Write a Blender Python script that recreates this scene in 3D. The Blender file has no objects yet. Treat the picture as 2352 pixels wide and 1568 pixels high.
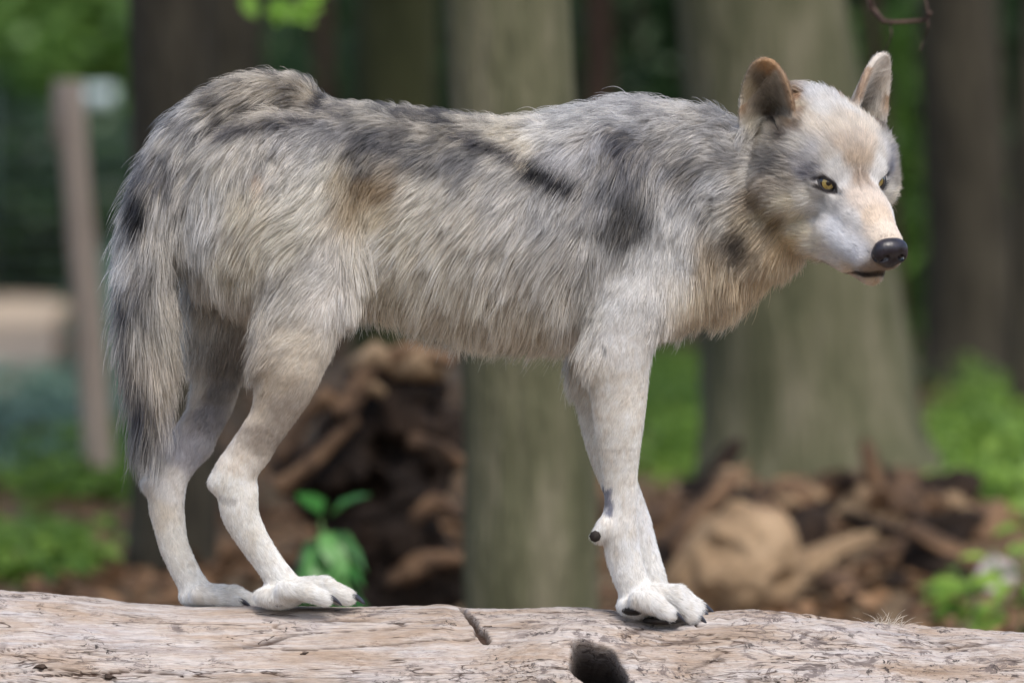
import bpy, math, random
import numpy as np
from mathutils import Vector, kdtree

R = math.radians
random.seed(7)
rng = np.random.default_rng(7)
scene = bpy.context.scene
col = scene.collection
# ------------------------------------------------------------------ camera, sky, sun, exposure
CAM = np.array([0.0, -8.75, 1.056])
FPX = 2352 * 200 / 36.0                 # photograph measured on a 2352 x 1568 grid
CX, CY, HORIZON = 1176.0, 784.0, 450.0
PITCH = math.atan((CY - HORIZON) / FPX)
cam_d = bpy.data.cameras.new('camera')
cam_d.lens = 200; cam_d.sensor_width = 36
cam_d.clip_start = 0.1; cam_d.clip_end = 500
cam_d.dof.use_dof = True
cam_d.dof.focus_distance = 8.66
cam_d.dof.aperture_fstop = 3.3
cam = bpy.data.objects.new('camera', cam_d)
col.objects.link(cam)
cam.location = CAM
cam.rotation_euler = (math.pi / 2 - PITCH, 0, 0)
scene.camera = cam

SUN_EL, SUN_AZ = 58.0, 25.0             # azimuth: degrees from the camera side towards the right
sd = np.array([math.sin(R(SUN_AZ)) * math.cos(R(SUN_EL)), -math.cos(R(SUN_AZ)) * math.cos(R(SUN_EL)), math.sin(R(SUN_EL))])
world = bpy.data.worlds.new('World'); scene.world = world; world.use_nodes = True
wn = world.node_tree.nodes; wl = world.node_tree.links
sky = wn.new('ShaderNodeTexSky'); sky.sky_type = 'NISHITA'; sky.sun_disc = False
sky.sun_elevation = R(SUN_EL); sky.sun_rotation = math.atan2(sd[0], sd[1])
sky.air_density = 1.0; sky.dust_density = 3.0; sky.ozone_density = 0.6
bg = next(n for n in wn if n.type == 'BACKGROUND')
bg.inputs['Strength'].default_value = 0.12
wl.new(sky.outputs[0], bg.inputs[0])
sun_d = bpy.data.lights.new('sun', 'SUN'); sun_d.energy = 1.5; sun_d.angle = R(22); sun_d.color = (1.0, 0.97, 0.93)
sun = bpy.data.objects.new('sun', sun_d); col.objects.link(sun)
sun.rotation_euler = Vector(sd).to_track_quat('Z', 'Y').to_euler()
sun.location = (3, -6, 9)
vs = scene.view_settings
vs.view_transform = 'Standard'; vs.look = 'None'; vs.gamma = 1; vs.exposure = 0.84
scene.cycles.max_bounces = 10; scene.cycles.diffuse_bounces = 4
scene.cycles.transmission_bounces = 8; scene.cycles.glossy_bounces = 4
scene.cycles_curves.shape = 'RIBBONS'; scene.cycles_curves.subdivisions = 2
scene.cycles.use_denoising = True

# ------------------------------------------------------------------ helpers
def ray(px, py):
    x = (np.asarray(px, float) - CX) / FPX; y = (CY - np.asarray(py, float)) / FPX
    c, s = math.cos(PITCH), math.sin(PITCH)
    return x, c + y * s, -s + y * c
def at(px, py, Y=0.0):                   # a photograph point at depth Y
    dx, dy, dz = ray(px, py)
    t = (Y - CAM[1]) / dy
    return np.array([CAM[0] + dx * t, Y, CAM[2] + dz * t])
def mpp(Y=0.0): return (Y - CAM[1]) / FPX
def proj(P):
    d = P - CAM; c, s = math.cos(PITCH), math.sin(PITCH)
    zc = d[:, 1] * c - d[:, 2] * s; yc = d[:, 1] * s + d[:, 2] * c
    return CX + FPX * d[:, 0] / zc, CY - FPX * yc / zc
def ground_at(px, py):                   # a photograph point on flat ground
    dx, dy, dz = ray(px, py)
    t = -CAM[2] / dz
    return CAM[0] + dx * t, CAM[1] + dy * t
def s2l(c):
    c = np.asarray(c, float) / 255.0
    return np.where(c <= 0.04045, c / 12.92, ((c + 0.055) / 1.055) ** 2.4)
def tag(o, label=None, cat=None, group=None, kind=None):
    if label: o['label'] = label
    if cat: o['category'] = cat
    if group: o['group'] = group
    if kind: o['kind'] = kind
    return o
def link(name, data, mat=None, parent=None):
    o = bpy.data.objects.new(name, data); col.objects.link(o)
    if mat is not None: data.materials.append(mat)
    if parent is not None: o.parent = parent
    return o
def empty(name, loc=(0, 0, 0)):
    o = bpy.data.objects.new(name, None); col.objects.link(o); o.location = loc
    o.empty_display_size = 0.1
    return o
def child(o, parent):                    # parts are modelled in world space
    o.parent = parent
    o.location = -np.array(parent.location)
    return o
def mesh_np(name, V, F, smooth=True):
    V = np.asarray(V, np.float32); F = np.asarray(F, np.int32)
    me = bpy.data.meshes.new(name)
    n, k = F.shape
    me.vertices.add(len(V)); me.vertices.foreach_set('co', V.ravel())
    me.loops.add(n * k); me.loops.foreach_set('vertex_index', F.ravel())
    me.polygons.add(n); me.polygons.foreach_set('loop_start', np.arange(0, n * k, k, dtype=np.int32))
    if smooth: me.polygons.foreach_set('use_smooth', np.ones(n, bool))
    me.update(calc_edges=True); me.validate()
    return me
def vnoise(P, seed=0):                   # smooth value noise in [-1, 1]
    P = np.asarray(P, np.float64); I = np.floor(P).astype(np.int64); f = P - I
    f = f * f * (3 - 2 * f)
    def h(i, j, k):
        n = (i * 374761393 + j * 668265263 + k * 2147483647 + seed * 1274126177) & 0xffffffff
        n = ((n ^ (n >> 13)) * 1274126177) & 0xffffffff
        n = ((n ^ (n >> 16)) * 2246822519) & 0xffffffff
        return ((n ^ (n >> 15)) & 0xffff) / 32767.5 - 1
    i, j, k = I[..., 0], I[..., 1], I[..., 2]; x, y, z = f[..., 0], f[..., 1], f[..., 2]
    def L(a, b, t): return a + (b - a) * t
    return L(L(L(h(i, j, k), h(i + 1, j, k), x), L(h(i, j + 1, k), h(i + 1, j + 1, k), x), y),
             L(L(h(i, j, k + 1), h(i + 1, j, k + 1), x), L(h(i, j + 1, k + 1), h(i + 1, j + 1, k + 1), x), y), z)
def fbm(P, octv=4, seed=0):
    P = np.asarray(P, float); v = 0; a = 1
    for o in range(octv):
        v = v + a * vnoise(P * 2 ** o + 17.3 * o, seed + o); a *= 0.5
    return v
def nrm(v): return v / np.maximum(np.linalg.norm(v, axis=-1, keepdims=True), 1e-9)
def sstep(a, b, x):
    t = np.clip((x - a) / (b - a), 0, 1); return t * t * (3 - 2 * t)

# ---- materials
def new_mat(name):
    m = bpy.data.materials.new(name); m.use_nodes = True
    nt = m.node_tree; return m, nt, nt.nodes, nt.links, next(n for n in nt.nodes if n.type == 'BSDF_PRINCIPLED')
def noise_mat(name, cols, scale=8.0, stretch=(1, 1, 1), rough=0.85, bump=0.3, bump_scale=40.0, detail=6, coords='Object', spec=0.2, dist=0.02):
    """colour ramp over noise plus fine relief; cols = [(pos, rgb255)]"""
    m, nt, N, L, b = new_mat(name)
    tc = N.new('ShaderNodeTexCoord'); mp = N.new('ShaderNodeMapping'); mp.inputs['Scale'].default_value = stretch
    L.new(tc.outputs[coords], mp.inputs[0])
    nz = N.new('ShaderNodeTexNoise'); nz.inputs['Scale'].default_value = scale; nz.inputs['Detail'].default_value = detail; nz.inputs['Roughness'].default_value = 0.65
    L.new(mp.outputs[0], nz.inputs['Vector'])
    rp = N.new('ShaderNodeValToRGB')
    e = rp.color_ramp.elements
    while len(e) < len(cols): e.new(0.5)
    for el, (p, c) in zip(e, cols): el.position = p; el.color = (*s2l(c), 1)
    L.new(nz.outputs['Fac'], rp.inputs[0]); L.new(rp.outputs[0], b.inputs['Base Color'])
    b.inputs['Roughness'].default_value = rough; b.inputs['Specular IOR Level'].default_value = spec
    n2 = N.new('ShaderNodeTexNoise'); n2.inputs['Scale'].default_value = bump_scale; n2.inputs['Detail'].default_value = 5
    L.new(mp.outputs[0], n2.inputs['Vector'])
    bp = N.new('ShaderNodeBump'); bp.inputs['Strength'].default_value = bump; bp.inputs['Distance'].default_value = dist
    L.new(n2.outputs['Fac'], bp.inputs['Height']); L.new(bp.outputs[0], b.inputs['Normal'])
    return m
def leaf_mat(name, dark, light, trans=0.35, rough=0.45):
    m, nt, N, L, b = new_mat(name)
    a = N.new('ShaderNodeAttribute'); a.attribute_name = 'tint'
    mx = N.new('ShaderNodeMix'); mx.data_type = 'RGBA'
    mx.inputs[6].default_value = (*s2l(dark), 1); mx.inputs[7].default_value = (*s2l(light), 1)
    L.new(a.outputs['Fac'], mx.inputs[0]); L.new(mx.outputs[2], b.inputs['Base Color'])
    b.inputs['Roughness'].default_value = rough; b.inputs['Specular IOR Level'].default_value = 0.4
    t = N.new('ShaderNodeBsdfTranslucent'); L.new(mx.outputs[2], t.inputs['Color'])
    ms = N.new('ShaderNodeMixShader'); ms.inputs[0].default_value = trans
    L.new(b.outputs[0], ms.inputs[1]); L.new(t.outputs[0], ms.inputs[2])
    out = next(n for n in N if n.type == 'OUTPUT_MATERIAL'); L.new(ms.outputs[0], out.inputs[0])
    return m
def plain_mat(name, c, rough=0.5, coat=0.0, spec=0.5, var=0.25, scale=60):
    c = np.array(c, float)
    m = noise_mat(name, [(0.3, c * (1 - var)), (0.7, np.minimum(c * (1 + var), 255))], scale=scale, rough=rough, bump=0.05, bump_scale=300, spec=spec, dist=0.002)
    b = next(n for n in m.node_tree.nodes if n.type == 'BSDF_PRINCIPLED'); b.inputs['Coat Weight'].default_value = coat
    b.inputs['Coat Roughness'].default_value = 0.03
    return m

# ---- geometry builders
def leaf_mesh(name, P, Nrm, Dir, size, width=0.55, bend=0.25, tint=None):
    """one folded six-point leaf per row"""
    n = len(P); size = np.asarray(size).reshape(-1, 1) * np.ones((n, 1))
    D = nrm(Dir); Nn = nrm(Nrm - (Nrm * D).sum(1, keepdims=True) * D); S = np.cross(D, Nn)
    w = size * width * 0.5
    base = P; tip = P + D * size - Nn * size * bend
    l1 = P + D * size * 0.3 + S * w + Nn * w * 0.3; r1 = P + D * size * 0.3 - S * w + Nn * w * 0.3
    l2 = P + D * size * 0.68 + S * w * 0.8 - Nn * size * bend * 0.3; r2 = P + D * size * 0.68 - S * w * 0.8 - Nn * size * bend * 0.3
    mid = P + D * size * 0.5 - Nn * w * 0.25
    V = np.stack([base, l1, l2, tip, r2, r1, mid], 1).reshape(-1, 3)
    i = np.arange(n)[:, None] * 7
    F = np.concatenate([i + np.array([[0, 1, 2, 6]]), i + np.array([[0, 6, 4, 5]]), i + np.array([[6, 2, 3, 4]])], 0)
    me = mesh_np(name, V, F, smooth=False)
    t = rng.random(n) if tint is None else tint
    at_ = me.attributes.new('tint', 'FLOAT', 'FACE')
    buf = np.concatenate([t, t, t]).astype(np.float32)
    if len(buf) == len(me.polygons): at_.data.foreach_set('value', buf)
    return me
def tube(pts, rad, seg=10, noise=0.0, nscale=6.0, seed=0, cap=True, ndet=3):
    pts = np.asarray(pts, float); rad = np.asarray(rad, float) * np.ones(len(pts))
    T = nrm(np.gradient(pts, axis=0))
    up = np.array([0, 1, 0.01]) if abs(T[0, 1]) < 0.9 else np.array([1, 0, 0.01])
    A = nrm(np.cross(T, up)); B = np.cross(T, A)
    th = np.linspace(0, 2 * math.pi, seg, endpoint=False)
    ring = A[:, None] * np.cos(th)[None, :, None] + B[:, None] * np.sin(th)[None, :, None]
    V = pts[:, None] + ring * rad[:, None, None]
    if noise: V = V + ring * (fbm(V * nscale, ndet, seed) * noise)[..., None] * rad[:, None, None]
    n = len(pts); V = V.reshape(-1, 3)
    i, j = np.meshgrid(np.arange(n - 1), np.arange(seg), indexing='ij'); j2 = (j + 1) % seg
    F = np.stack([i * seg + j, (i + 1) * seg + j, (i + 1) * seg + j2, i * seg + j2], -1).reshape(-1, 4)
    if cap:
        a, b = len(V), len(V) + 1
        V = np.concatenate([V, pts[:1], pts[-1:]])
        k = np.arange(seg); k2 = (k + 1) % seg; o = (n - 1) * seg
        F = np.concatenate([F, np.stack([k, k2, np.full(seg, a), np.full(seg, a)], 1)[:, [0, 1, 2, 2]], np.stack([o + k2, o + k, np.full(seg, b), np.full(seg, b)], 1)])
    return V, F
def tri_safe(F):                          # quads whose last two corners coincide become triangles
    d = F[:, 2] == F[:, 3]
    return F[~d], F[d][:, :3]
def mesh_mix(name, V, F, smooth=True):
    q, t = tri_safe(np.asarray(F))
    me = bpy.data.meshes.new(name)
    me.from_pydata([tuple(v) for v in V], [], [tuple(f) for f in q] + [tuple(f) for f in t])
    if smooth: me.polygons.foreach_set('use_smooth', np.ones(len(me.polygons), bool))
    me.update(); return me
def join(parts):
    Vs, Fs, o = [], [], 0
    for V, F in parts: Vs.append(V); Fs.append(np.asarray(F) + o); o += len(V)
    return np.concatenate(Vs), np.concatenate(Fs)

class Field:                              # implicit shape on a rectilinear grid
    def __init__(s, xs, ys, zs):
        s.xs, s.ys, s.zs = [np.asarray(a, np.float32) for a in (xs, ys, zs)]
        s.F = np.full((len(xs), len(ys), len(zs)), 1.0, np.float32)
    def box(s, lo, hi):
        sl = tuple(slice(max(0, np.searchsorted(a, l) - 1), np.searchsorted(a, h) + 1) for a, l, h in zip((s.xs, s.ys, s.zs), lo, hi))
        return sl, s.xs[sl[0]][:, None, None], s.ys[sl[1]][None, :, None], s.zs[sl[2]][None, None, :]
    def add(s, fn, lo, hi, k=0.02, sub=False):
        lo = np.asarray(lo) - k - 0.015; hi = np.asarray(hi) + k + 0.015
        sl, X, Y, Z = s.box(lo, hi)
        a = s.F[sl]; b = fn(X, Y, Z)
        if sub: a, b = -a, b
        h = np.maximum(k - np.abs(a - b), 0) / k
        r = np.minimum(a, b) - h * h * k * 0.25
        s.F[sl] = -r if sub else r
    def cone(s, a, b, ra, rb, k=0.02, sy=1.0, sub=False):
        a = np.asarray(a, float); b = np.asarray(b, float); d = b - a; dd = max((d * d).sum(), 1e-9)
        def fn(X, Y, Z):
            t = np.clip(((X - a[0]) * d[0] + (Y - a[1]) * d[1] + (Z - a[2]) * d[2]) / dd, 0, 1)
            return np.sqrt((X - a[0] - t * d[0]) ** 2 + ((Y - a[1] - t * d[1]) / sy) ** 2 + (Z - a[2] - t * d[2]) ** 2) - (ra + (rb - ra) * t)
        m = max(ra, rb) * max(1, sy)
        s.add(fn, np.minimum(a, b) - m, np.maximum(a, b) + m, k, sub)
    def chain(s, pts, k=0.02, sy=1.0):
        P = np.asarray(pts, float)                # smooth centre line, one union for the whole limb
        if len(P) > 2:
            E = np.concatenate([[2 * P[0] - P[1]], P, [2 * P[-1] - P[-2]]]); Q = []
            for i in range(len(P) - 1):
                a, b, c, d = E[i:i + 4]
                for t in np.linspace(0, 1, 4, endpoint=False):
                    Q.append(.5 * (2 * b + (c - a) * t + (2 * a - 5 * b + 4 * c - d) * t * t + (3 * b - a - 3 * c + d) * t ** 3))
            P = np.array(Q + [P[-1]])
        m = P[:, 3].max() * max(1, sy)
        lo, hi = P[:, :3].min(0) - m, P[:, :3].max(0) + m
        def fn(X, Y, Z):
            r = None
            for p, q in zip(P[:-1], P[1:]):
                d = q[:3] - p[:3]; dd = max((d * d).sum(), 1e-9)
                t = np.clip(((X - p[0]) * d[0] + (Y - p[1]) * d[1] + (Z - p[2]) * d[2]) / dd, 0, 1)
                e = np.sqrt((X - p[0] - t * d[0]) ** 2 + ((Y - p[1] - t * d[1]) / sy) ** 2 + (Z - p[2] - t * d[2]) ** 2) - (p[3] + (q[3] - p[3]) * t)
                r = e if r is None else np.minimum(r, e)
            return r
        s.add(fn, lo, hi, k)
    def ell(s, c, r, M=None, k=0.02, sub=False):   # M rows: local axes
        c = np.asarray(c, float); r = np.asarray(r, float); M = np.eye(3) if M is None else M
        def fn(X, Y, Z):
            x, y, z = X - c[0], Y - c[1], Z - c[2]
            q = [(M[i][0] * x + M[i][1] * y + M[i][2] * z) / r[i] for i in range(3)]
            k0 = np.sqrt(q[0] ** 2 + q[1] ** 2 + q[2] ** 2)
            k1 = np.sqrt((q[0] / r[0]) ** 2 + (q[1] / r[1]) ** 2 + (q[2] / r[2]) ** 2)
            return np.where(k0 > 1e-4, k0 * (k0 - 1) / np.maximum(k1, 1e-6), -r.min())
        s.add(fn, c - r.max(), c + r.max(), k, sub)
    def mesh(s):
        F, xs, ys, zs = s.F, s.xs, s.ys, s.zs
        S = F < 0
        C = np.zeros(tuple(n - 1 for n in F.shape), np.int8)
        for i in (0, 1):
            for j in (0, 1):
                for k in (0, 1): C += S[i:F.shape[0] - 1 + i, j:F.shape[1] - 1 + j, k:F.shape[2] - 1 + k]
        I, J, K = np.nonzero((C > 0) & (C < 8))
        acc = np.zeros((len(I), 3)); cnt = np.zeros(len(I))
        cs = [(i, j, k) for i in (0, 1) for j in (0, 1) for k in (0, 1)]
        val = {c: F[I + c[0], J + c[1], K + c[2]].astype(float) for c in cs}
        pos = {c: np.stack([xs[I + c[0]], ys[J + c[1]], zs[K + c[2]]], 1).astype(float) for c in cs}
        for a in cs:
            for ax in range(3):
                if a[ax]: continue
                b = list(a); b[ax] = 1; b = tuple(b)
                m = (val[a] < 0) != (val[b] < 0)
                t = np.where(m, val[a] / np.where(m, val[a] - val[b], 1), 0)[:, None]
                acc += np.where(m[:, None], pos[a] + t * (pos[b] - pos[a]), 0); cnt += m
        V = acc / cnt[:, None]
        idm = np.full(C.shape, -1, np.int32); idm[I, J, K] = np.arange(len(I))
        Fs = []
        for ax in range(3):
            sa = [slice(None)] * 3; sb = [slice(None)] * 3; sa[ax] = slice(0, -1); sb[ax] = slice(1, None)
            cr = S[tuple(sa)] != S[tuple(sb)]
            o1, o2 = [(1, 2), (2, 0), (0, 1)][ax]
            e = np.stack(np.nonzero(cr), 1)
            ok = (e[:, o1] > 0) & (e[:, o2] > 0) & (e[:, o1] < F.shape[o1] - 1) & (e[:, o2] < F.shape[o2] - 1)
            e = e[ok]
            def cell(d1, d2):
                q = e.copy(); q[:, o1] -= d1; q[:, o2] -= d2
                return idm[q[:, 0], q[:, 1], q[:, 2]]
            f = np.stack([cell(1, 1), cell(0, 1), cell(0, 0), cell(1, 0)], 1)
            fl = ~S[e[:, 0], e[:, 1], e[:, 2]]
            f[fl] = f[fl][:, ::-1]
            Fs.append(f)
        return V, np.concatenate(Fs)
def relax(V, F, it=2, w=0.5):
    for _ in range(it):
        A = np.zeros_like(V); c = np.zeros(len(V))
        for k in range(4):
            a, b = F[:, k], F[:, (k + 1) % 4]
            np.add.at(A, a, V[b]); np.add.at(A, b, V[a]); np.add.at(c, a, 1); np.add.at(c, b, 1)
        V = V + w * (A / np.maximum(c, 1)[:, None] - V)
    return V
def vnormals(V, F):
    n = np.cross(V[F[:, 2]] - V[F[:, 0]], V[F[:, 3]] - V[F[:, 1]])
    N = np.zeros_like(V)
    for k in range(4): np.add.at(N, F[:, k], n)
    return nrm(N)
# ------------------------------------------------------------------ ground
MOUNDS = []                               # X, Y, rx, ry, height
def mound_px(px, D, rx, ry, h): MOUNDS.append(((px - CX) / FPX * D, D - 8.75, rx, ry, h))
mound_px(1870, 16.4, .75, .9, .20); mound_px(1620, 15.6, .35, .6, .12); mound_px(2150, 15.6, .4, .7, .10); mound_px(820, 15.2, .5, .7, .07)
def gz(X, Y):
    X = np.asarray(X, float); Y = np.asarray(Y, float)
    z = .035 * vnoise(np.stack([X * .9, Y * .9, 0 * X], -1), 51) + .015 * vnoise(np.stack([X * 3, Y * 3, 0 * X], -1), 52)
    z = z - .012
    for mx, my, rx, ry, h in MOUNDS:
        z = z + h * np.exp(-((X - mx) / rx) ** 2 - ((Y - my) / ry) ** 2)
    return z
m_ground = noise_mat('forest_floor', [(.25, (58, 46, 36)), (.45, (96, 80, 62)), (.6, (120, 102, 80)), (.78, (84, 88, 52))], scale=1.6, detail=10, bump=.8, bump_scale=14, dist=.04)
gx = np.concatenate([np.arange(-70, -4, 3.0), np.arange(-4, 4, .09), np.arange(4, 71, 3.0)])
gy = np.concatenate([np.arange(-30, 2, 1.0), np.arange(2, 14, .1), np.arange(14, 40, .5), np.arange(40, 150, 5.0)])
GX, GY = np.meshgrid(gx, gy, indexing='ij')
Vg = np.stack([GX, GY, gz(GX, GY)], -1).reshape(-1, 3)
i, j = np.meshgrid(np.arange(len(gx) - 1), np.arange(len(gy) - 1), indexing='ij'); n_ = len(gy)
Fg = np.stack([i * n_ + j, (i + 1) * n_ + j, (i + 1) * n_ + j + 1, i * n_ + j + 1], -1).reshape(-1, 4)
tag(link('ground', mesh_np('ground', Vg, Fg), m_ground), kind='structure')
# sandy path by the fence
m_path = noise_mat('sandy_path', [(.3, (150, 132, 112)), (.7, (188, 172, 150))], scale=2.0, detail=8, bump=.4, bump_scale=20)
pth = []
for D, xa, xb in ((30, -120, 60), (36, -160, 110), (44, -200, 135), (52, -260, 150), (60, -300, 160)):
    Y = D - 8.75
    pth += [((xa - CX) / FPX * D, Y, 0), ((xb - CX) / FPX * D, Y, 0)]
pv = np.array(pth); k = 10
rows = []
for t in np.linspace(0, 4, 41):
    a = int(min(t, 3)); f = t - a
    l = pv[2 * a] * (1 - f) + pv[2 * a + 2] * f; r = pv[2 * a + 1] * (1 - f) + pv[2 * a + 3] * f
    for u in np.linspace(0, 1, k):
        p = l * (1 - u) + r * u; p[0] += .08 * vnoise(np.array([t * 2, u * 3, 1.0]), 5); p[2] = gz(p[0], p[1]) + .03; rows.append(p)
i, j = np.meshgrid(np.arange(40), np.arange(k - 1), indexing='ij')
tag(link('path', mesh_np('path', np.array(rows), np.stack([i * k + j, i * k + j + 1, (i + 1) * k + j + 1, (i + 1) * k + j], -1).reshape(-1, 4)), m_path), kind='structure')

# ------------------------------------------------------------------ the log the wolf stands on
LT = np.array([(-700, 1330), (-200, 1345), (0, 1355), (120, 1366), (200, 1376), (300, 1389), (450, 1394), (600, 1392), (800, 1394), (960, 1391), (1020, 1388), (1060, 1397), (1160, 1399), (1300, 1402), (1420, 1408), (1540, 1420), (1620, 1414), (1720, 1410), (1800, 1416), (2000, 1434), (2150, 1448), (2352, 1453), (2700, 1460), (3200, 1475)], float)
ltx = np.array([at(a, b, 0)[0] for a, b in LT]); ltz = np.array([at(a, b, 0)[2] for a, b in LT])
LR = .215
def log_top(x): return np.interp(x, ltx, ltz)
lx = np.concatenate([np.arange(-1.9, -.86, .02), np.arange(-.86, .86, .0022), np.arange(.86, 1.9, .02)])
th = np.concatenate([np.radians(np.arange(-20, 150, .75)), np.radians(np.arange(150, 340, 6.0))])   # 0 = towards camera, 90 = up
LX, TH = np.meshgrid(lx, th, indexing='ij')
zt = np.convolve(np.pad(log_top(lx), 4, 'edge'), np.ones(9) / 9, 'valid')
zc = zt - LR
u_ = TH * LR
grain = np.stack([LX * 3, u_ * 45, 0 * LX], -1)
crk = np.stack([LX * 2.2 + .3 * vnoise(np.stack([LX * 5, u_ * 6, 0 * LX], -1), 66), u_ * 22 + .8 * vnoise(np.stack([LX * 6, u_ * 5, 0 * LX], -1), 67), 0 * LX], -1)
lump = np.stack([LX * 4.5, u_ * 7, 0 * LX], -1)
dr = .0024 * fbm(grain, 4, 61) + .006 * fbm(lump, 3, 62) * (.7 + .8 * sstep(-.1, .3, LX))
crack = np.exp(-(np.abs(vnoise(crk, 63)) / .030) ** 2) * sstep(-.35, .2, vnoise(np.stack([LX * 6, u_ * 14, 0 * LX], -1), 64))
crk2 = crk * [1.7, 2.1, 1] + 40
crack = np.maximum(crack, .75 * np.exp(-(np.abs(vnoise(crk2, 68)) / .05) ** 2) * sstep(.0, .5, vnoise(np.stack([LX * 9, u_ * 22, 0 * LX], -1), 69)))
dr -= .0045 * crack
dr += .0014 * fbm(np.stack([LX * 60, u_ * 110, 0 * LX], -1), 3, 65) * (.6 + .7 * sstep(-.1, .3, LX))
def log_uv(px, py):                       # photograph point to (x, angle) on the log front
    p = at(px, py, -.12); x = p[0]; z0 = np.interp(x, lx, zc)
    a = math.asin(np.clip((p[2] - z0) / LR, -1, 1)); 
    p = at(px, py, -LR * math.cos(a)); a = math.asin(np.clip((p[2] - np.interp(p[0], lx, zc)) / LR, -1, 1))
    p = at(px, py, -LR * math.cos(a)); a = math.asin(np.clip((p[2] - np.interp(p[0], lx, zc)) / LR, -1, 1))
    return p[0], a
# knot hole with its swollen lip
hx0, ha = log_uv(1372, 1545)
du, dv = (LX - hx0), (TH - ha) * LR
ang = np.arctan2(dv, du)
rr = np.hypot(du / 1.15, dv / .95) * (1 + .16 * np.sin(ang * 2 + .6) + .08 * np.sin(ang * 5))
dr += .022 * np.exp(-((np.hypot(du / 1.5, dv / 1.1) - .05) / .045) ** 2) * (1 - .5 * sstep(-.05, .07, du))
rip = np.sin(rr * 330 + 2 * vnoise(np.stack([LX * 20, u_ * 20, 0 * LX], -1), 71)); dr += .0005 * rip * np.exp(-((rr - .075) / .05) ** 2)
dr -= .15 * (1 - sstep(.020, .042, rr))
# splintered crack by the hind paw
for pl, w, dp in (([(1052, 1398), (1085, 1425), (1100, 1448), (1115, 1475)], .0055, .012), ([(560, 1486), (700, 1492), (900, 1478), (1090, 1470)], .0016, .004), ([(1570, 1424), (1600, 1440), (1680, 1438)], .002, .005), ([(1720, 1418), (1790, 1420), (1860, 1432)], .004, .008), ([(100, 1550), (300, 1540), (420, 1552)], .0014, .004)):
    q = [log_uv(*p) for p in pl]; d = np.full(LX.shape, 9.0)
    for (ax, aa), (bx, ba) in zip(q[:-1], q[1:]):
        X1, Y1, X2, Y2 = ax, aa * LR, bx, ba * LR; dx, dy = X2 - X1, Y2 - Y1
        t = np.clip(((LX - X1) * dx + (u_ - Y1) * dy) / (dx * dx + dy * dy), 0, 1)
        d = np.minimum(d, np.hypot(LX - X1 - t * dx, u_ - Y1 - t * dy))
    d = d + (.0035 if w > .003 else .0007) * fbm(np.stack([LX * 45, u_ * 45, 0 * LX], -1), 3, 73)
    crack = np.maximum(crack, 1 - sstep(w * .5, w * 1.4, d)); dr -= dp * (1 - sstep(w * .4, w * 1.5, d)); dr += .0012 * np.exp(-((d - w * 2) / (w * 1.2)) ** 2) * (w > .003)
rad = LR + dr
Vl = np.stack([LX, -np.cos(TH) * rad, zc[:, None] + np.sin(TH) * rad], -1)
nx, ntn = LX.shape
Vl = Vl.reshape(-1, 3)
i, j = np.meshgrid(np.arange(nx - 1), np.arange(ntn), indexing='ij'); j2 = (j + 1) % ntn
Fl = np.stack([i * ntn + j, i * ntn + j2, (i + 1) * ntn + j2, (i + 1) * ntn + j], -1).reshape(-1, 4)
lme = mesh_np('log', Vl, Fl[:, ::-1])
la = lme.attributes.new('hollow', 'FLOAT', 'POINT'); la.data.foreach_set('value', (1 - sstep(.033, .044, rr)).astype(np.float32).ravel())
la = lme.attributes.new('crack', 'FLOAT', 'POINT'); la.data.foreach_set('value', crack.astype(np.float32).ravel())
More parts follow.
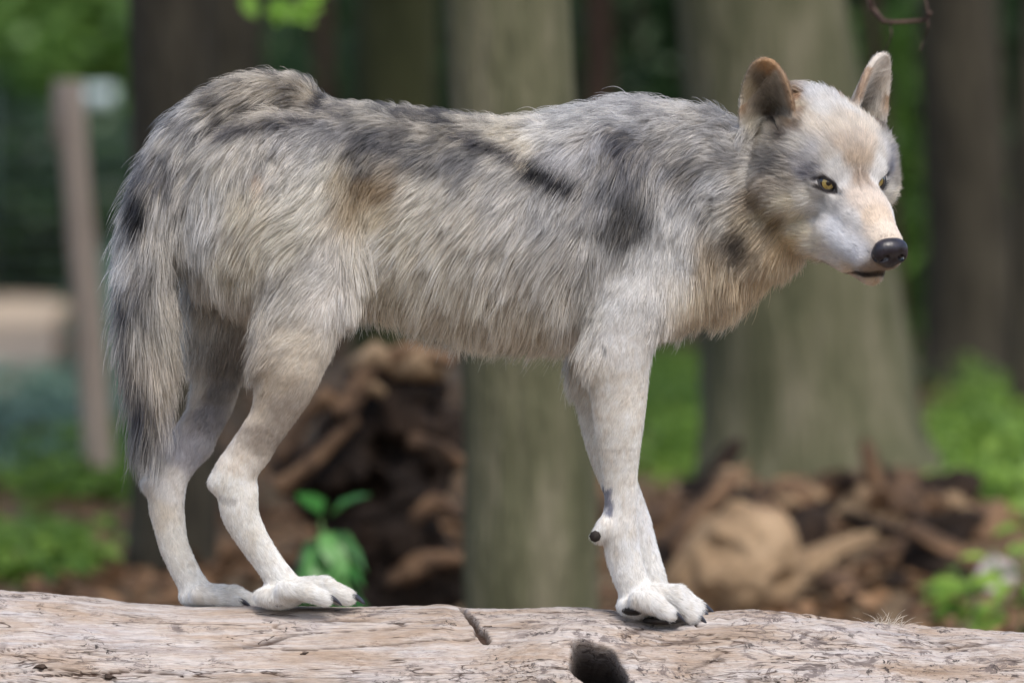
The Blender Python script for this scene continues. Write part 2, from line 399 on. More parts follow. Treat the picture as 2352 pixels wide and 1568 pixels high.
def log_material():
    m, nt, N, L, b = new_mat('weathered_wood')
    tc = N.new('ShaderNodeTexCoord')
    def mapping(sc):
        mp = N.new('ShaderNodeMapping'); mp.inputs['Scale'].default_value = sc; L.new(tc.outputs['Object'], mp.inputs[0]); return mp
    def noise(sc, scale, detail=6, rough=.6, dist=0):
        n = N.new('ShaderNodeTexNoise'); n.inputs['Scale'].default_value = scale; n.inputs['Detail'].default_value = detail; n.inputs['Roughness'].default_value = rough; n.inputs['Distortion'].default_value = dist
        L.new(mapping(sc).outputs[0], n.inputs['Vector']); return n.outputs['Fac']
    def ramp(f, cols):
        r = N.new('ShaderNodeValToRGB'); e = r.color_ramp.elements
        while len(e) < len(cols): e.new(.5)
        for el, (p, c) in zip(e, cols): el.position = p; el.color = (*(s2l(c) if len(np.shape(c)) else (c,) * 3), 1)
        L.new(f, r.inputs[0]); return r.outputs[0]
    def mix(f, a, bb):
        x = N.new('ShaderNodeMix'); x.data_type = 'RGBA'
        if hasattr(f, 'links'): L.new(f, x.inputs[0])
        else: x.inputs[0].default_value = f
        for s, v in ((6, a), (7, bb)):
            if hasattr(v, 'links'): L.new(v, x.inputs[s])
            else: x.inputs[s].default_value = (*s2l(v), 1)
        return x.outputs[2]
    def mul(a, bb):
        x = N.new('ShaderNodeMath'); x.operation = 'MULTIPLY'
        for s, v in ((0, a), (1, bb)):
            if hasattr(v, 'links'): L.new(v, x.inputs[s])
            else: x.inputs[s].default_value = v
        return x.outputs[0]
    base = ramp(noise((2.2, 9, 9), 2.2, 8, .62, .4), [(.28, (142, 124, 108)), (.42, (172, 157, 144)), (.55, (192, 184, 179)), (.72, (178, 174, 177))])
    strk = ramp(noise((1.6, 46, 46), 3.0, 5, .6, .6), [(.40, (0, 0, 0)), (.62, (255, 255, 255))])
    c = mix(mul(strk, .4), base, (160, 134, 110))
    grey = ramp(noise((5, 12, 12), 3.2, 6, .7, .5), [(.52, (0, 0, 0)), (.66, (255, 255, 255))])
    c = mix(mul(grey, .45), c, (150, 138, 132))
    # fine dark splits along the grain
    ln = ramp(noise((1.5, 16, 16), 3.2, 3, .5, .9), [(.482, (0, 0, 0)), (.5, (255, 255, 255)), (.518, (0, 0, 0))])
    msk = ramp(noise((5, 14, 14), 2.0, 2), [(.42, (0, 0, 0)), (.55, (255, 255, 255))])
    c = mix(mul(mul(ln, msk), .95), c, (64, 46, 36))
    ln2 = ramp(noise((3.0, 36, 36), 3.4, 4, .6, 1.2), [(.478, (0, 0, 0)), (.5, (255, 255, 255)), (.522, (0, 0, 0))])
    msk2 = ramp(noise((7, 20, 20), 1.7, 3), [(.46, (0, 0, 0)), (.56, (255, 255, 255))])
    c = mix(mul(mul(ln2, msk2), .6), c, (92, 68, 52))
    fine = ramp(noise((26, 210, 210), 2.0, 4, .7), [(.3, (0, 0, 0)), (.7, (255, 255, 255))])
    hs = N.new('ShaderNodeHueSaturation'); L.new(c, hs.inputs['Color'])
    mv = N.new('ShaderNodeMapRange'); mv.inputs[3].default_value = .76; mv.inputs[4].default_value = 1.2; L.new(fine, mv.inputs[0]); L.new(mv.outputs[0], hs.inputs['Value']); c = hs.outputs[0]
    # bark crumbs and black lichen, more of it on the far end
    fl = ramp(noise((34, 60, 60), 1.6, 6, .72, 1.0), [(.57, (0, 0, 0)), (.61, (255, 255, 255))])
    fm = noise((6, 9, 9), 1.4, 3)
    sx = N.new('ShaderNodeSeparateXYZ'); L.new(tc.outputs['Object'], sx.inputs[0])
    mr = N.new('ShaderNodeMapRange'); mr.inputs[1].default_value = -.1; mr.inputs[2].default_value = .6; mr.inputs[3].default_value = 0.0; mr.inputs[4].default_value = .09; L.new(sx.outputs[0], mr.inputs[0])
    ad = N.new('ShaderNodeMath'); ad.operation = 'ADD'; L.new(fm, ad.inputs[0]); L.new(mr.outputs[0], ad.inputs[1])
    fmask = ramp(ad.outputs[0], [(.46, (0, 0, 0)), (.58, (255, 255, 255))])
    c = mix(mul(mul(fl, fmask), .9), c, (48, 42, 42))
    pt = ramp(noise((11, 20, 20), 2.0, 7, .7, 1.2), [(.54, (0, 0, 0)), (.60, (255, 255, 255))])
    c = mix(mul(mul(pt, fmask), .8), c, (98, 88, 86))
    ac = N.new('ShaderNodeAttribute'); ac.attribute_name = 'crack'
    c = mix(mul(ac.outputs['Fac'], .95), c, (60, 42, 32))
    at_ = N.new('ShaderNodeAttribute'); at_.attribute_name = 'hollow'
    c = mix(mul(at_.outputs['Fac'], .97), c, (32, 23, 18))  # shade inside the knot hole, painted into the wood colour
    L.new(c, b.inputs['Base Color']); b.inputs['Roughness'].default_value = .8; b.inputs['Specular IOR Level'].default_value = .25
    bp = N.new('ShaderNodeBump'); bp.inputs['Strength'].default_value = .7; bp.inputs['Distance'].default_value = .006
    hgt = N.new('ShaderNodeMath'); hgt.operation = 'SUBTRACT'; L.new(noise((8, 70, 70), 4.0, 6, .7), hgt.inputs[0]); L.new(mul(ln, msk), hgt.inputs[1])
    L.new(hgt.outputs[0], bp.inputs['Height']); L.new(bp.outputs[0], b.inputs['Normal'])
    return m
m_log = log_material()
log = empty('fallen_log', (0, 0, 0))
tag(log, 'pale barkless log with a dark knot hole, carrying the wolf', 'log')
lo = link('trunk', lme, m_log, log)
m_cut = noise_mat('cut_wood', [(.3, (150, 118, 86)), (.7, (198, 168, 130))], scale=6, bump=.3)
for e in (0, nx - 1):
    ring = Vl[e * ntn:(e + 1) * ntn]; c = ring.mean(0)
    Ve = np.concatenate([ring * .999 + c * .001, ring * .5 + c * .5, [c]]); k = np.arange(ntn); k2 = (k + 1) % ntn
    Fe = np.concatenate([np.stack([k, k2, ntn + k2, ntn + k], 1), np.stack([ntn + k, ntn + k2, np.full(ntn, 2 * ntn), np.full(ntn, 2 * ntn)], 1)])
    Ve[ntn:, 0] += .004 * rng.normal(size=len(Ve) - ntn)
    link('cut_end', mesh_mix('cut_end', Ve, Fe, False), m_cut, log)
m_bark = noise_mat('dark_bark', [(.3, (38, 32, 30)), (.7, (84, 70, 60))], scale=30, bump=.6, bump_scale=120, dist=.004)
def log_pt(px, py, off=0.0):
    x, a = log_uv(px, py); r = LR + off
    return np.array([x, -math.cos(a) * r, np.interp(x, lx, zc) + math.sin(a) * r]), np.array([0, -math.cos(a), math.sin(a)])
for px, py, sz in ((1560, 1545, .012), (1985, 1478, .012), (2010, 1500, .014), (2040, 1520, .013), (2075, 1535, .014), (1880, 1470, .009), (1700, 1500, .010), (1120, 1440, .008), (95, 1528, .009), (250, 1552, .008), (700, 1500, .006), (1500, 1530, .012), (1640, 1520, .008)):
    p, nn = log_pt(px, py, .001)
    k = 9; a = np.linspace(0, 6.283, k, endpoint=False); rr_ = sz * (.5 + .7 * rng.random(k))
    s2 = np.cross(nn, [1, 0, 0])
    ring = p + np.outer(np.cos(a) * rr_ * 1.5, [1, 0, 0]) + np.outer(np.sin(a) * rr_ * .6 + .25 * np.cos(a) * rr_ * math.sin(px), s2)
    Vv = np.concatenate([ring - nn * .004, p + (ring - p) * .75 + nn * .0004, [p + nn * .001]])
    q = np.arange(k); q2 = (q + 1) % k
    Ff = np.concatenate([np.stack([q, q2, k + q2, k + q], 1), np.stack([k + q, k + q2, np.full(k, 2 * k), np.full(k, 2 * k)], 1)])
    link('bark_flake', mesh_mix('bark_flake', Vv, Ff, False), m_bark, log)
# shed hair caught on the log
m_tuft = plain_mat('shed_hair', (196, 186, 172), .6)
p0, _ = log_pt(2035, 1441, 0)
tv = []
for q in range(70):
    b0 = p0 + rng.normal(size=3) * [.012, .006, .002]; d = nrm(rng.normal(size=3) + [0, 0, .9]); L0 = .018 + .022 * rng.random()
    pp = [b0 + d * L0 * t + np.array([.012 * math.sin(q) * t * t, 0, -.008 * t * t]) for t in np.linspace(0, 1, 5)]
    tv.append(tube(pp, [.0003, .0003, .00025, .0002, .0001], 4))
Vt, Ft = join(tv)
tag(link('hair_tuft', mesh_mix('hair_tuft', Vt, Ft), m_tuft), 'small tuft of shed hair caught on the pale log', 'hair tuft', kind='stuff')

# ------------------------------------------------------------------ trees
m_barkA = noise_mat('bark_dark', [(.3, (44, 41, 34)), (.55, (70, 65, 54)), (.75, (90, 84, 69))], scale=3.0, stretch=(4, 4, .8), detail=8, bump=.9, bump_scale=10, dist=.03)
m_barkM = noise_mat('bark_mossy', [(.3, (64, 67, 46)), (.5, (94, 93, 71)), (.72, (122, 116, 97))], scale=2.6, stretch=(4, 4, .7), detail=8, bump=.9, bump_scale=10, dist=.03)
m_barkG = noise_mat('bark_green', [(.3, (44, 48, 28)), (.55, (66, 68, 42)), (.75, (84, 80, 56))], scale=2.6, stretch=(4, 4, .7), detail=8, bump=.9, bump_scale=10, dist=.03)
m_barkR = noise_mat('bark_reddish', [(.3, (52, 40, 34)), (.7, (96, 76, 62))], scale=3.0, stretch=(4, 4, .8), detail=6, bump=.8, bump_scale=12, dist=.02)
m_leafC = leaf_mat('canopy_leaf', (40, 62, 24), (74, 108, 40))
m_leafD = leaf_mat('shrub_leaf_dark', (30, 52, 30), (62, 92, 48))
m_leafL = leaf_mat('shrub_leaf_light', (60, 96, 40), (112, 148, 66))
m_leafB = leaf_mat('ground_leaf', (80, 116, 42), (142, 174, 76))
def cloud(n, c, r, hollow=.35):
    d = nrm(rng.normal(size=(n, 3))); t = (hollow + (1 - hollow) * rng.random(n) ** .6)[:, None]
    return np.asarray(c) + d * t * np.asarray(r)
def clumped(n, c, r, k=30, cr=.28):
    cen = cloud(k, c, np.asarray(r) * .85); w = rng.integers(0, k, n)
    return cen[w] + rng.normal(size=(n, 3)) * np.mean(r) * cr
def tree(name, label, base_px, base_D, w_px, top_px, mat, flare=1.35, crown_h=7.5, crown_r=2.4, leaves=2600, group=None, bumps=.06, fork=True, cat='tree'):
    """base_px: trunk centre at its foot; top_px: its centre where it leaves the picture"""
    D = base_D; Y = D - 8.75
    X0 = (base_px - CX) / FPX * D; z0 = float(gz(X0, Y))
    zt_ = CAM[2] + (450 / FPX) * D                 # height where the top of the picture cuts the trunk
    X1 = (top_px - CX) / FPX * D
    lean = (X1 - X0) / (zt_ - z0); r0 = w_px[0] / 2 * D / FPX; r1 = w_px[1] / 2 * D / FPX
    Ht = crown_h + 1.5
    zs_ = np.concatenate([np.linspace(-.15, .8, 14), np.linspace(.95, Ht, 26)])
    tt_ = (zs_ / (zt_ - z0))
    rr_ = np.where(tt_ < 1, r0 + (r1 - r0) * np.clip(tt_, 0, 1), r1 * np.clip(1 - (zs_ - zt_) / (Ht * 1.15), .12, 1)) * (1 + (flare - 1) * np.exp(-np.maximum(zs_, 0) / .22))
    pts_ = np.stack([X0 + lean * zs_ * np.where(zs_ < zt_, 1, 1) , np.full(len(zs_), Y), z0 + zs_], 1)
    pts_[:, 0] += .02 * np.sin(zs_ * 1.7 + base_px)
    root = empty(name, (X0, Y, z0)); tag(root, label, cat, group)
    V_, F_ = tube(pts_, rr_, 20, bumps, 5.0, int(base_px))
    child(link('trunk', mesh_mix('trunk', V_, F_), mat), root)
    ctr = np.array([X0 + lean * crown_h, Y, z0 + crown_h])
    if fork:
        for q in range(5):
            a = q * 1.257 + rng.random(); hz = crown_h * (.62 + .09 * q)
            s0 = np.array([X0 + lean * hz, Y, z0 + hz]); e = s0 + np.array([math.cos(a) * crown_r * .75, math.sin(a) * crown_r * .75, 1.2 + rng.random()])
            mid = (s0 + e) / 2 + [0, 0, .25]
            tq = np.linspace(0, 1, 8)[:, None]; pl = (1 - tq) ** 2 * s0 + 2 * tq * (1 - tq) * mid + tq ** 2 * e
            V_, F_ = tube(pl, np.linspace(max(r1 * .32, .02), .008, 8), 7, .08, 6)
            child(link('limb', mesh_mix('limb', V_, F_), mat), root)
    P_ = clumped(leaves, ctr + [0, 0, .6], (crown_r, crown_r, crown_r * .75), 26)
    me = leaf_mesh('crown', P_, rng.normal(size=P_.shape) + [0, 0, .8], rng.normal(size=P_.shape), .17 + .10 * rng.random((len(P_), 1)), .7)
    child(link('crown', me, m_leafC), root)
    return root
tree('broadleaf_tree', 'dark trunked tree behind the wolf\'s hanging tail', 378, 16.2, (190, 205), 405, m_barkA, 1.15)
tree('broadleaf_tree', 'grey mossy trunk rising straight behind the wolf\'s belly and back', 1225, 13.3, (300, 288), 1150, m_barkM, 1.05)
tree('broadleaf_tree', 'thick mossy tree with flared foot behind the wolf\'s neck and chest', 1885, 17.9, (490, 400), 1742, m_barkM, 1.5, crown_h=8.5, crown_r=3.0, leaves=3200)
tree('broadleaf_tree', 'green tinged trunk with a dark knot beside the grey mossy trunk', 915, 22.0, (190, 190), 905, m_barkG, 1.2)
tree('broadleaf_tree', 'dark brown tree standing beyond the bright ground cover', 2225, 31.0, (215, 190), 2205, m_barkA, 1.3)
tree('broadleaf_tree', 'dark trunk at the edge of the bright green undergrowth', 2352, 23.0, (90, 80), 2395, m_barkA, 1.2)
tree('slender_tree', 'slender reddish brown stem behind the wolf\'s far ear and muzzle', 2062, 27.0, (44, 40), 2008, m_barkR, 1.2, 6.5, 1.5, 1200)
tree('slender_tree', 'slender dark stem between the two mossy trunks', 1368, 33.0, (60, 66), 1366, m_barkR, 1.2, 7, 1.6, 1400)
tree('slender_tree', 'slender dark stem beside the tree beyond the ground cover', 2165, 38.0, (36, 34), 2150, m_barkA, 1.2, 7, 1.6, 1400)
tree('slender_tree', 'slender pinkish stem behind the hump of the wolf\'s rump', 755, 36.0, (50, 46), 748, m_barkR, 1.2, 7, 1.6, 1400)
tree('slender_tree', 'slender dark stem left of the mossy trunk with the knot', 560, 40.0, (80, 76), 580, m_barkA, 1.2, 7, 1.8, 1600)
tree('broadleaf_tree', 'dark distant trunk close by the wire fence', 500, 30.0, (120, 120), 520, m_barkA, 1.2)

tree('broadleaf_tree', 'grey mossy tree out beyond the dark brown tree and the weeds', 2950, 24.0, (230, 215), 2930, m_barkM, 1.4)
tree('broadleaf_tree', 'dark trunked tree out past the leaning stake', -420, 21.0, (200, 190), -410, m_barkA, 1.3)
# shrubs and the wood beyond
def shrub(label, px, D, w, h, mat, n=3200, size=.13, group='shrubs at the back of the wood'):
    Y = D - 8.75; X = (px - CX) / FPX * D; z0 = float(gz(X, Y))
    root = empty('shrub', (X, Y, z0)); tag(root, label, 'shrub', group)
    for q in range(4):
        a = rng.random() * 6.28; e = np.array([math.cos(a) * w * .3, math.sin(a) * w * .3, h * .75])
        pl = [np.array([X, Y, z0 - .05]) + e * t + [0, 0, .1 * math.sin(3 * t)] for t in np.linspace(0, 1, 6)]
        V_, F_ = tube(pl, np.linspace(.03, .008, 6), 6)
        child(link('stem', mesh_mix('stem', V_, F_), m_barkA), root)
    P_ = clumped(n, (X, Y, z0 + h * .5), (w * .5, w * .45, h * .52), 34, .2)
    P_[:, 2] = np.maximum(P_[:, 2], z0 + .03)
    me = leaf_mesh('foliage', P_, rng.normal(size=P_.shape) + [0, -.4, .9], rng.normal(size=P_.shape), size * (.7 + .6 * rng.random((len(P_), 1))), .6)
    child(link('foliage', me, mat), root)
for k, (px, D, w, h, mt) in enumerate([(1480, 38, 1.9, 3.4, m_leafD), (1330, 41, 1.8, 3.6, m_leafD), (1650, 42, 2.0, 3.6, m_leafD), (1960, 40, 1.7, 3.5, m_leafD), (2110, 44, 2.0, 3.6, m_leafD), (2330, 46, 2.2, 3.8, m_leafL), (2560, 44, 2.2, 3.6, m_leafD), (1080, 44, 2.0, 3.6, m_leafD), (860, 46, 2.0, 3.6, m_leafD), (650, 48, 2.2, 3.7, m_leafD), (2010, 33, .9, 2.4, m_leafL)]):
    shrub(['dense dark shrub behind the slender stem and above the green patch', 'dense dark shrub just beyond the grey mossy trunk', 'dense dark shrub hidden mostly by the thick mossy tree', 'dense dark shrub behind the wolf\'s far ear', 'dense dark shrub behind the wolf\'s muzzle', 'light green shrub behind the dark brown tree', 'dense dark shrub out past the dark brown tree',
           'dense dark shrub seen above the wolf\'s back beside the grey mossy trunk', 'dense dark shrub behind the trunk with the knot', 'dense dark shrub above the wolf\'s rump beside the dark trunk', 'short light green shrub behind the wolf\'s nose'][k], px, D, w, h, mt, group='dark shrubs' if mt is m_leafD else 'light shrubs')
for px, D, lb in ((2850, 42, 'dense dark shrub behind the mossy tree past the weeds'), (3200, 44, 'dense dark shrub far out past the mossy tree'), (3550, 43, 'outermost dark shrub past the mossy tree'), (-450, 44, 'dense dark shrub behind the tree past the stake'), (-800, 45, 'outermost dark shrub past the leaning stake')):
    shrub(lb, px, D, 2.3, 3.6, m_leafD, group='dark shrubs')
for px, D, w, h, mt, lb in ((-80, 62, 2.4, 5.0, m_leafL, 'tall light green shrub behind the fence, out past the sandy path'), (90, 64, 2.6, 5.4, m_leafL, 'tall light green shrub behind the fence and the leaning stake'), (270, 63, 2.4, 5.0, m_leafL, 'tall light green shrub behind the pale plate on the fence'), (450, 64, 2.4, 4.8, m_leafL, 'tall light green shrub behind the dark tree at the tail'),
                        (-60, 59.5, 2.2, 2.1, m_leafD, 'low dark shrub added as shadow behind the fence, out past the sandy path'), (60, 60, 2.2, 2.2, m_leafD, 'low dark shrub added as shadow behind the fence above the sandy path'), (200, 59.5, 2.0, 2.1, m_leafD, 'low dark shrub added as shadow behind the fence and the leaning stake')):  # low dark-leaved shrubs added to stand in for the shadow behind the fence
    shrub(lb, px, D, w, h, mt, 3800, .2, 'shrubs behind the fence')
P_ = np.column_stack([rng.uniform(-30, 30, 26000), rng.uniform(66, 74, 26000), rng.random(26000) ** .8 * 9])
me = leaf_mesh('far_wood', P_, rng.normal(size=P_.shape) + [0, -.6, .6], rng.normal(size=P_.shape), .5 + .4 * rng.random((len(P_), 1)), .75)
tag(link('far_wood', me, m_leafD), 'dark mass of woodland far behind everything', 'woodland', kind='stuff')

# wire fence far left
m_wire = plain_mat('fence_wire', (30, 48, 46), .5)
DF = 57.0; YF = DF - 8.75
fence = empty('wire_fence', ((150 - CX) / FPX * DF, YF, 0)); tag(fence, 'dark green wire mesh fence beyond the leaning stake', 'fence')
x0, x1 = (-500 - CX) / FPX * DF, (900 - CX) / FPX * DF
def bar(a, b, r): return tube(np.linspace(a, b, 2), [r, r], 5)
parts = [bar((x, YF, .05), (x, YF, 2.0), .006) for x in np.arange(x0, x1, .10)] + [bar((x0, YF, z), (x1, YF, z), .011) for z in np.arange(.1, 2.01, .2)]
Vw, Fw = join(parts)
wm = child(link('wire_mesh', mesh_mix('wire_mesh', Vw, Fw), m_wire), fence); wm['kind'] = 'stuff'
for x in np.arange(x0, x1 + .1, 2.1):
    z0 = float(gz(x, YF)); Vw, Fw = join([bar((x, YF + .04, z0 - .1), (x, YF + .04, 2.08), .035)])
    child(link('post', mesh_mix('post', Vw, Fw), m_wire), fence)
# leaning stake
m_stake = noise_mat('stake_wood', [(.3, (156, 138, 122)), (.7, (196, 178, 160))], scale=3, stretch=(5, 5, .6), bump=.5, bump_scale=12)
DS = 20.5; YS = DS - 8.75
stk = empty('wooden_stake', ((228 - CX) / FPX * DS, YS, 0)); tag(stk, 'leaning weathered wooden stake near the wire fence', 'stake')
pp = [(232, 1190), (226, 1060), (216, 900), (205, 740), (190, 580), (176, 420), (165, 300), (158, 185)]
V_, F_ = tube([at(a, b, YS) for a, b in pp], np.array([33, 33, 33, 34, 34, 33, 34, 32]) * DS / FPX, 12, .08, 9)
child(link('pole', mesh_mix('pole', V_, F_), m_stake), stk)
V_, F_ = tube([at(128, 330, YS + .06), at(132, 260, YS + .06), at(134, 185, YS + .06)], np.array([10, 13, 12]) * DS / FPX, 8, .1, 9)
child(link('split_top', mesh_mix('split_top', V_, F_), m_stake), stk)
m_sign = noise_mat('pale_metal', [(.3, (150, 170, 172)), (.7, (190, 205, 206))], scale=5, rough=.4, bump=.05)
sg = empty('small_plate', tuple(at(228, 222, YF - .03))); tag(sg, 'small pale plate fixed on the wire fence beside the stake', 'plate')
c = at(228, 222, YF - .05); w, h = 36 * DF / FPX, 22 * DF / FPX
def boxv(c, hx, hy, hz):
    Vv = np.array([[sx * hx, sy * hy, sz * hz] for sx in (-1, 1) for sy in (-1, 1) for sz in (-1, 1)]) + np.asarray(c)
    return Vv, np.array([(0, 1, 3, 2), (4, 6, 7, 5), (0, 4, 5, 1), (2, 3, 7, 6), (0, 2, 6, 4), (1, 5, 7, 3)])
child(link('plate', mesh_np('plate', *boxv(c, w, .008, h), smooth=False), m_sign), sg)
for s in (-1, 1):
    child(link('clip', mesh_np('clip', *boxv(c + [s * w * .8, .03, 0], .012, .03, h * .3), smooth=False), m_wire), sg)

# ------------------------------------------------------------------ uprooted stump
m_rot = noise_mat('rotten_wood', [(.3, (48, 39, 32)), (.45, (86, 68, 54)), (.6, (128, 101, 77)), (.76, (170, 143, 115))], scale=7, stretch=(1, 1, 1.6), detail=9, bump=1, bump_scale=26, dist=.02)
m_rotd = noise_mat('dark_rot', [(.3, (20, 16, 13)), (.55, (44, 34, 27)), (.75, (74, 58, 46))], scale=7, detail=8, bump=1, bump_scale=26, dist=.02)
m_tan = noise_mat('tan_rot', [(.3, (122, 100, 76)), (.6, (158, 134, 106)), (.8, (184, 162, 136))], scale=5, detail=8, bump=.8, bump_scale=22, dist=.015)
DST = 14.4; YT = DST - 8.75
st = empty('rotten_stump', ((850 - CX) / FPX * DST, YT, 0)); tag(st, 'dark hollow rotten stump with torn roots behind the wolf\'s legs', 'stump')
lo_ = at(560, 1440, YT); hi_ = at(1120, 740, YT)
SF = Field(np.arange(lo_[0], hi_[0], .009), np.arange(YT - .3, YT + .35, .009), np.arange(-.06, hi_[2] + .05, .009))
def sp(px, py, dy=0): return at(px, py, YT + dy)
for a, b, ra, rb in (((820, 1400), (850, 1150), .16, .15), ((850, 1150), (930, 950), .15, .13), ((930, 950), (960, 850), .12, .06), ((930, 960), (830, 880), .09, .045), ((900, 1100), (1040, 1000), .1, .07), ((860, 1250), (680, 1100), .09, .035), ((900, 1300), (1060, 1330), .11, .07), ((850, 1300), (660, 1340), .1, .05), ((760, 1020), (650, 1060), .05, .02)):
    SF.cone(sp(*a), sp(*b, rng.uniform(-.06, .06)), ra, rb, .05)
for px, py, r in ((900, 1040, .05), (1010, 1250, .045), (860, 1130, .06), (780, 1180, .07), (990, 1100, .035), (700, 1230, .05), (1000, 940, .03)):
    SF.ell(sp(px, py, -.15), (r, .11, r * .8), k=.03, sub=True)
XX = np.stack(np.meshgrid(SF.xs, SF.ys, SF.zs, indexing='ij'), -1)
SF.F += (.028 * fbm(XX * 11, 3, 81) + .012 * np.abs(vnoise(XX * np.array([40, 40, 14]), 85))).astype(np.float32)
V_, F_ = SF.mesh()
child(link('root_mass', mesh_np('root_mass', V_, F_), m_rotd), st)
for pl, r in (([(780, 960), (850, 850), (940, 800), (1040, 830)], .035), ([(640, 1120), (720, 1060), (820, 960)], .028), ([(930, 1190), (1010, 1150), (1080, 1200)], .03), ([(760, 900), (700, 960), (640, 1060)], .022), ([(880, 1330), (1000, 1280), (1090, 1290)], .034), ([(940, 1010), (1020, 1030), (1090, 1090)], .022)):
    q = np.array([sp(a, b, -.11 - .05 * rng.random()) for a, b in pl]); tq = np.linspace(0, 1, 14)
    cp = np.stack([np.interp(tq, np.linspace(0, 1, len(q)), q[:, k]) for k in range(3)], 1)
    V_, F_ = tube(cp, r * np.linspace(1.1, .5, 14), 9, .25, 16, int(r * 1000))
    child(link('root', mesh_mix('root', V_, F_), m_rot), st)
for px, py, sx, sz in ((860, 815, .10, .035), (960, 830, .10, .04), (840, 880, .08, .03)):
    V_, F_ = tube([sp(px - sx * 600, py + 25, -.1), sp(px, py, -.13), sp(px + sx * 600, py + 30, -.1)], [sz * .5, sz, sz * .5], 9, .3, 18, px)
    child(link('rotten_slab', mesh_mix('rotten_slab', V_, F_), m_tan), st)
# ------------------------------------------------------------------ broken pieces of rotten wood
def chunk_mesh(sx, sy, sz, seed, sharp=.25):
    n, mm = 9, 7
    u = np.linspace(0, 2 * math.pi, n, endpoint=False); v = np.linspace(-1, 1, mm)
    Vv = []
    for b in v:
        w = (1 - abs(b) ** 3.5) ** .5 * .85 + .1
        for a in u:
            Vv.append((b * sx, math.copysign(abs(math.cos(a)) ** .6, math.cos(a)) * w * sy, math.copysign(abs(math.sin(a)) ** .6, math.sin(a)) * w * sz))
    Vv = np.array(Vv); q = Vv / np.array([sx, sy, sz])
    Vv = Vv * (1 + sharp * fbm(q * 1.3 + seed * 7.7, 3, seed)[:, None]); Vv[:, 0] += .25 * sx * vnoise(q * 2.5 + seed, seed + 5) * (np.abs(q[:, 0]) > .8)
    Ff = [(i * n + j, i * n + (j + 1) % n, (i + 1) * n + (j + 1) % n, (i + 1) * n + j) for i in range(mm - 1) for j in range(n)]
    a, b = len(Vv), len(Vv) + 1; Vv = np.concatenate([Vv, [Vv[:n].mean(0)], [Vv[-n:].mean(0)]])
    Ff += [(j, a, a, (j + 1) % n)[:0] or ((j + 1) % n, j, a, a) for j in range(n)] + [((mm - 1) * n + j, (mm - 1) * n + (j + 1) % n, b, b) for j in range(n)]
    return mesh_mix('chunk', Vv, np.array(Ff), False)
def chunk(name, label, px, D, s, mat, rot, cat='wood piece', group=None, seed=0, dz=0.0):
    X = (px - CX) / FPX * D; Y = D - 8.75
    o = link(name, chunk_mesh(*s, seed), mat)
    o.rotation_euler = rot; o.location = (X, Y, float(gz(X, Y)) + s[2] * .55 + dz)
    return tag(o, label, cat, group)
# the big tan lump
X = (1700 - CX) / FPX * 14.6
YL = 14.6 - 8.75; zl = float(gz(X, YL))
LF = Field(np.arange(X - .26, X + .26, .008), np.arange(YL - .24, YL + .24, .008), np.arange(zl - .05, zl + .36, .008))
LF.ell((X, YL, zl + .10), (.17, .16, .15), k=.03); LF.ell((X + .03, YL, zl + .17), (.11, .12, .10), k=.04); LF.ell((X - .10, YL - .02, zl + .05), (.10, .10, .09), k=.03)
LF.ell((X - .05, YL - .15, zl + .16), (.05, .05, .03), k=.03, sub=True); LF.ell((X + .11, YL - .13, zl + .08), (.035, .06, .03), k=.03, sub=True)
XX = np.stack(np.meshgrid(LF.xs, LF.ys, LF.zs, indexing='ij'), -1); LF.F += (.016 * fbm(XX * 14, 3, 88)).astype(np.float32)
tag(link('rotten_lump', mesh_np('rotten_lump', *LF.mesh()), m_tan), 'rounded tan lump of rotten wood at the foot of the debris pile', 'wood piece')
kinds = [(m_rot, 'orange brown splintered piece of rotten wood on the debris pile'), (m_tan, 'pale tan splintered piece of rotten wood on the debris pile'), (m_rotd, 'dark brown splintered piece of rotten wood on the debris pile')]
pr = random.Random(3)
for k in range(64):
    px = pr.uniform(1490, 2290); D = pr.uniform(14.3, 17.0)
    if abs(px - 1700) < 130 and D < 15.0: D = 15.4 + pr.random()
    mt, lb = kinds[pr.choice((0, 0, 1, 2, 2, 0))]
    L0 = pr.uniform(.05, .13)
    chunk('wood_chunk', lb, px, D, (L0, L0 * pr.uniform(.3, .6), L0 * pr.uniform(.22, .5)), mt, (pr.uniform(-.5, .5), pr.uniform(-.6, .6), pr.uniform(0, 3.1)), group=['orange brown wood pieces', 'tan wood pieces', 'dark wood pieces'][[m_rot, m_tan, m_rotd].index(mt)], seed=100 + k)
for k in range(26):
    px = pr.uniform(560, 1130); D = pr.uniform(13.6, 14.2)
    mt, lb = kinds[pr.choice((0, 1, 0, 2))]
    L0 = pr.uniform(.04, .09)
    chunk('wood_chunk', lb.replace('on the debris pile', 'at the foot of the hollow stump'), px, D, (L0, L0 * pr.uniform(.35, .6), L0 * pr.uniform(.3, .5)), mt, (pr.uniform(-.5, .5), pr.uniform(-.5, .5), pr.uniform(0, 3.1)), group=['orange brown pieces by the stump', 'tan pieces by the stump', 'dark pieces by the stump'][[m_rot, m_tan, m_rotd].index(mt)], seed=200 + k)
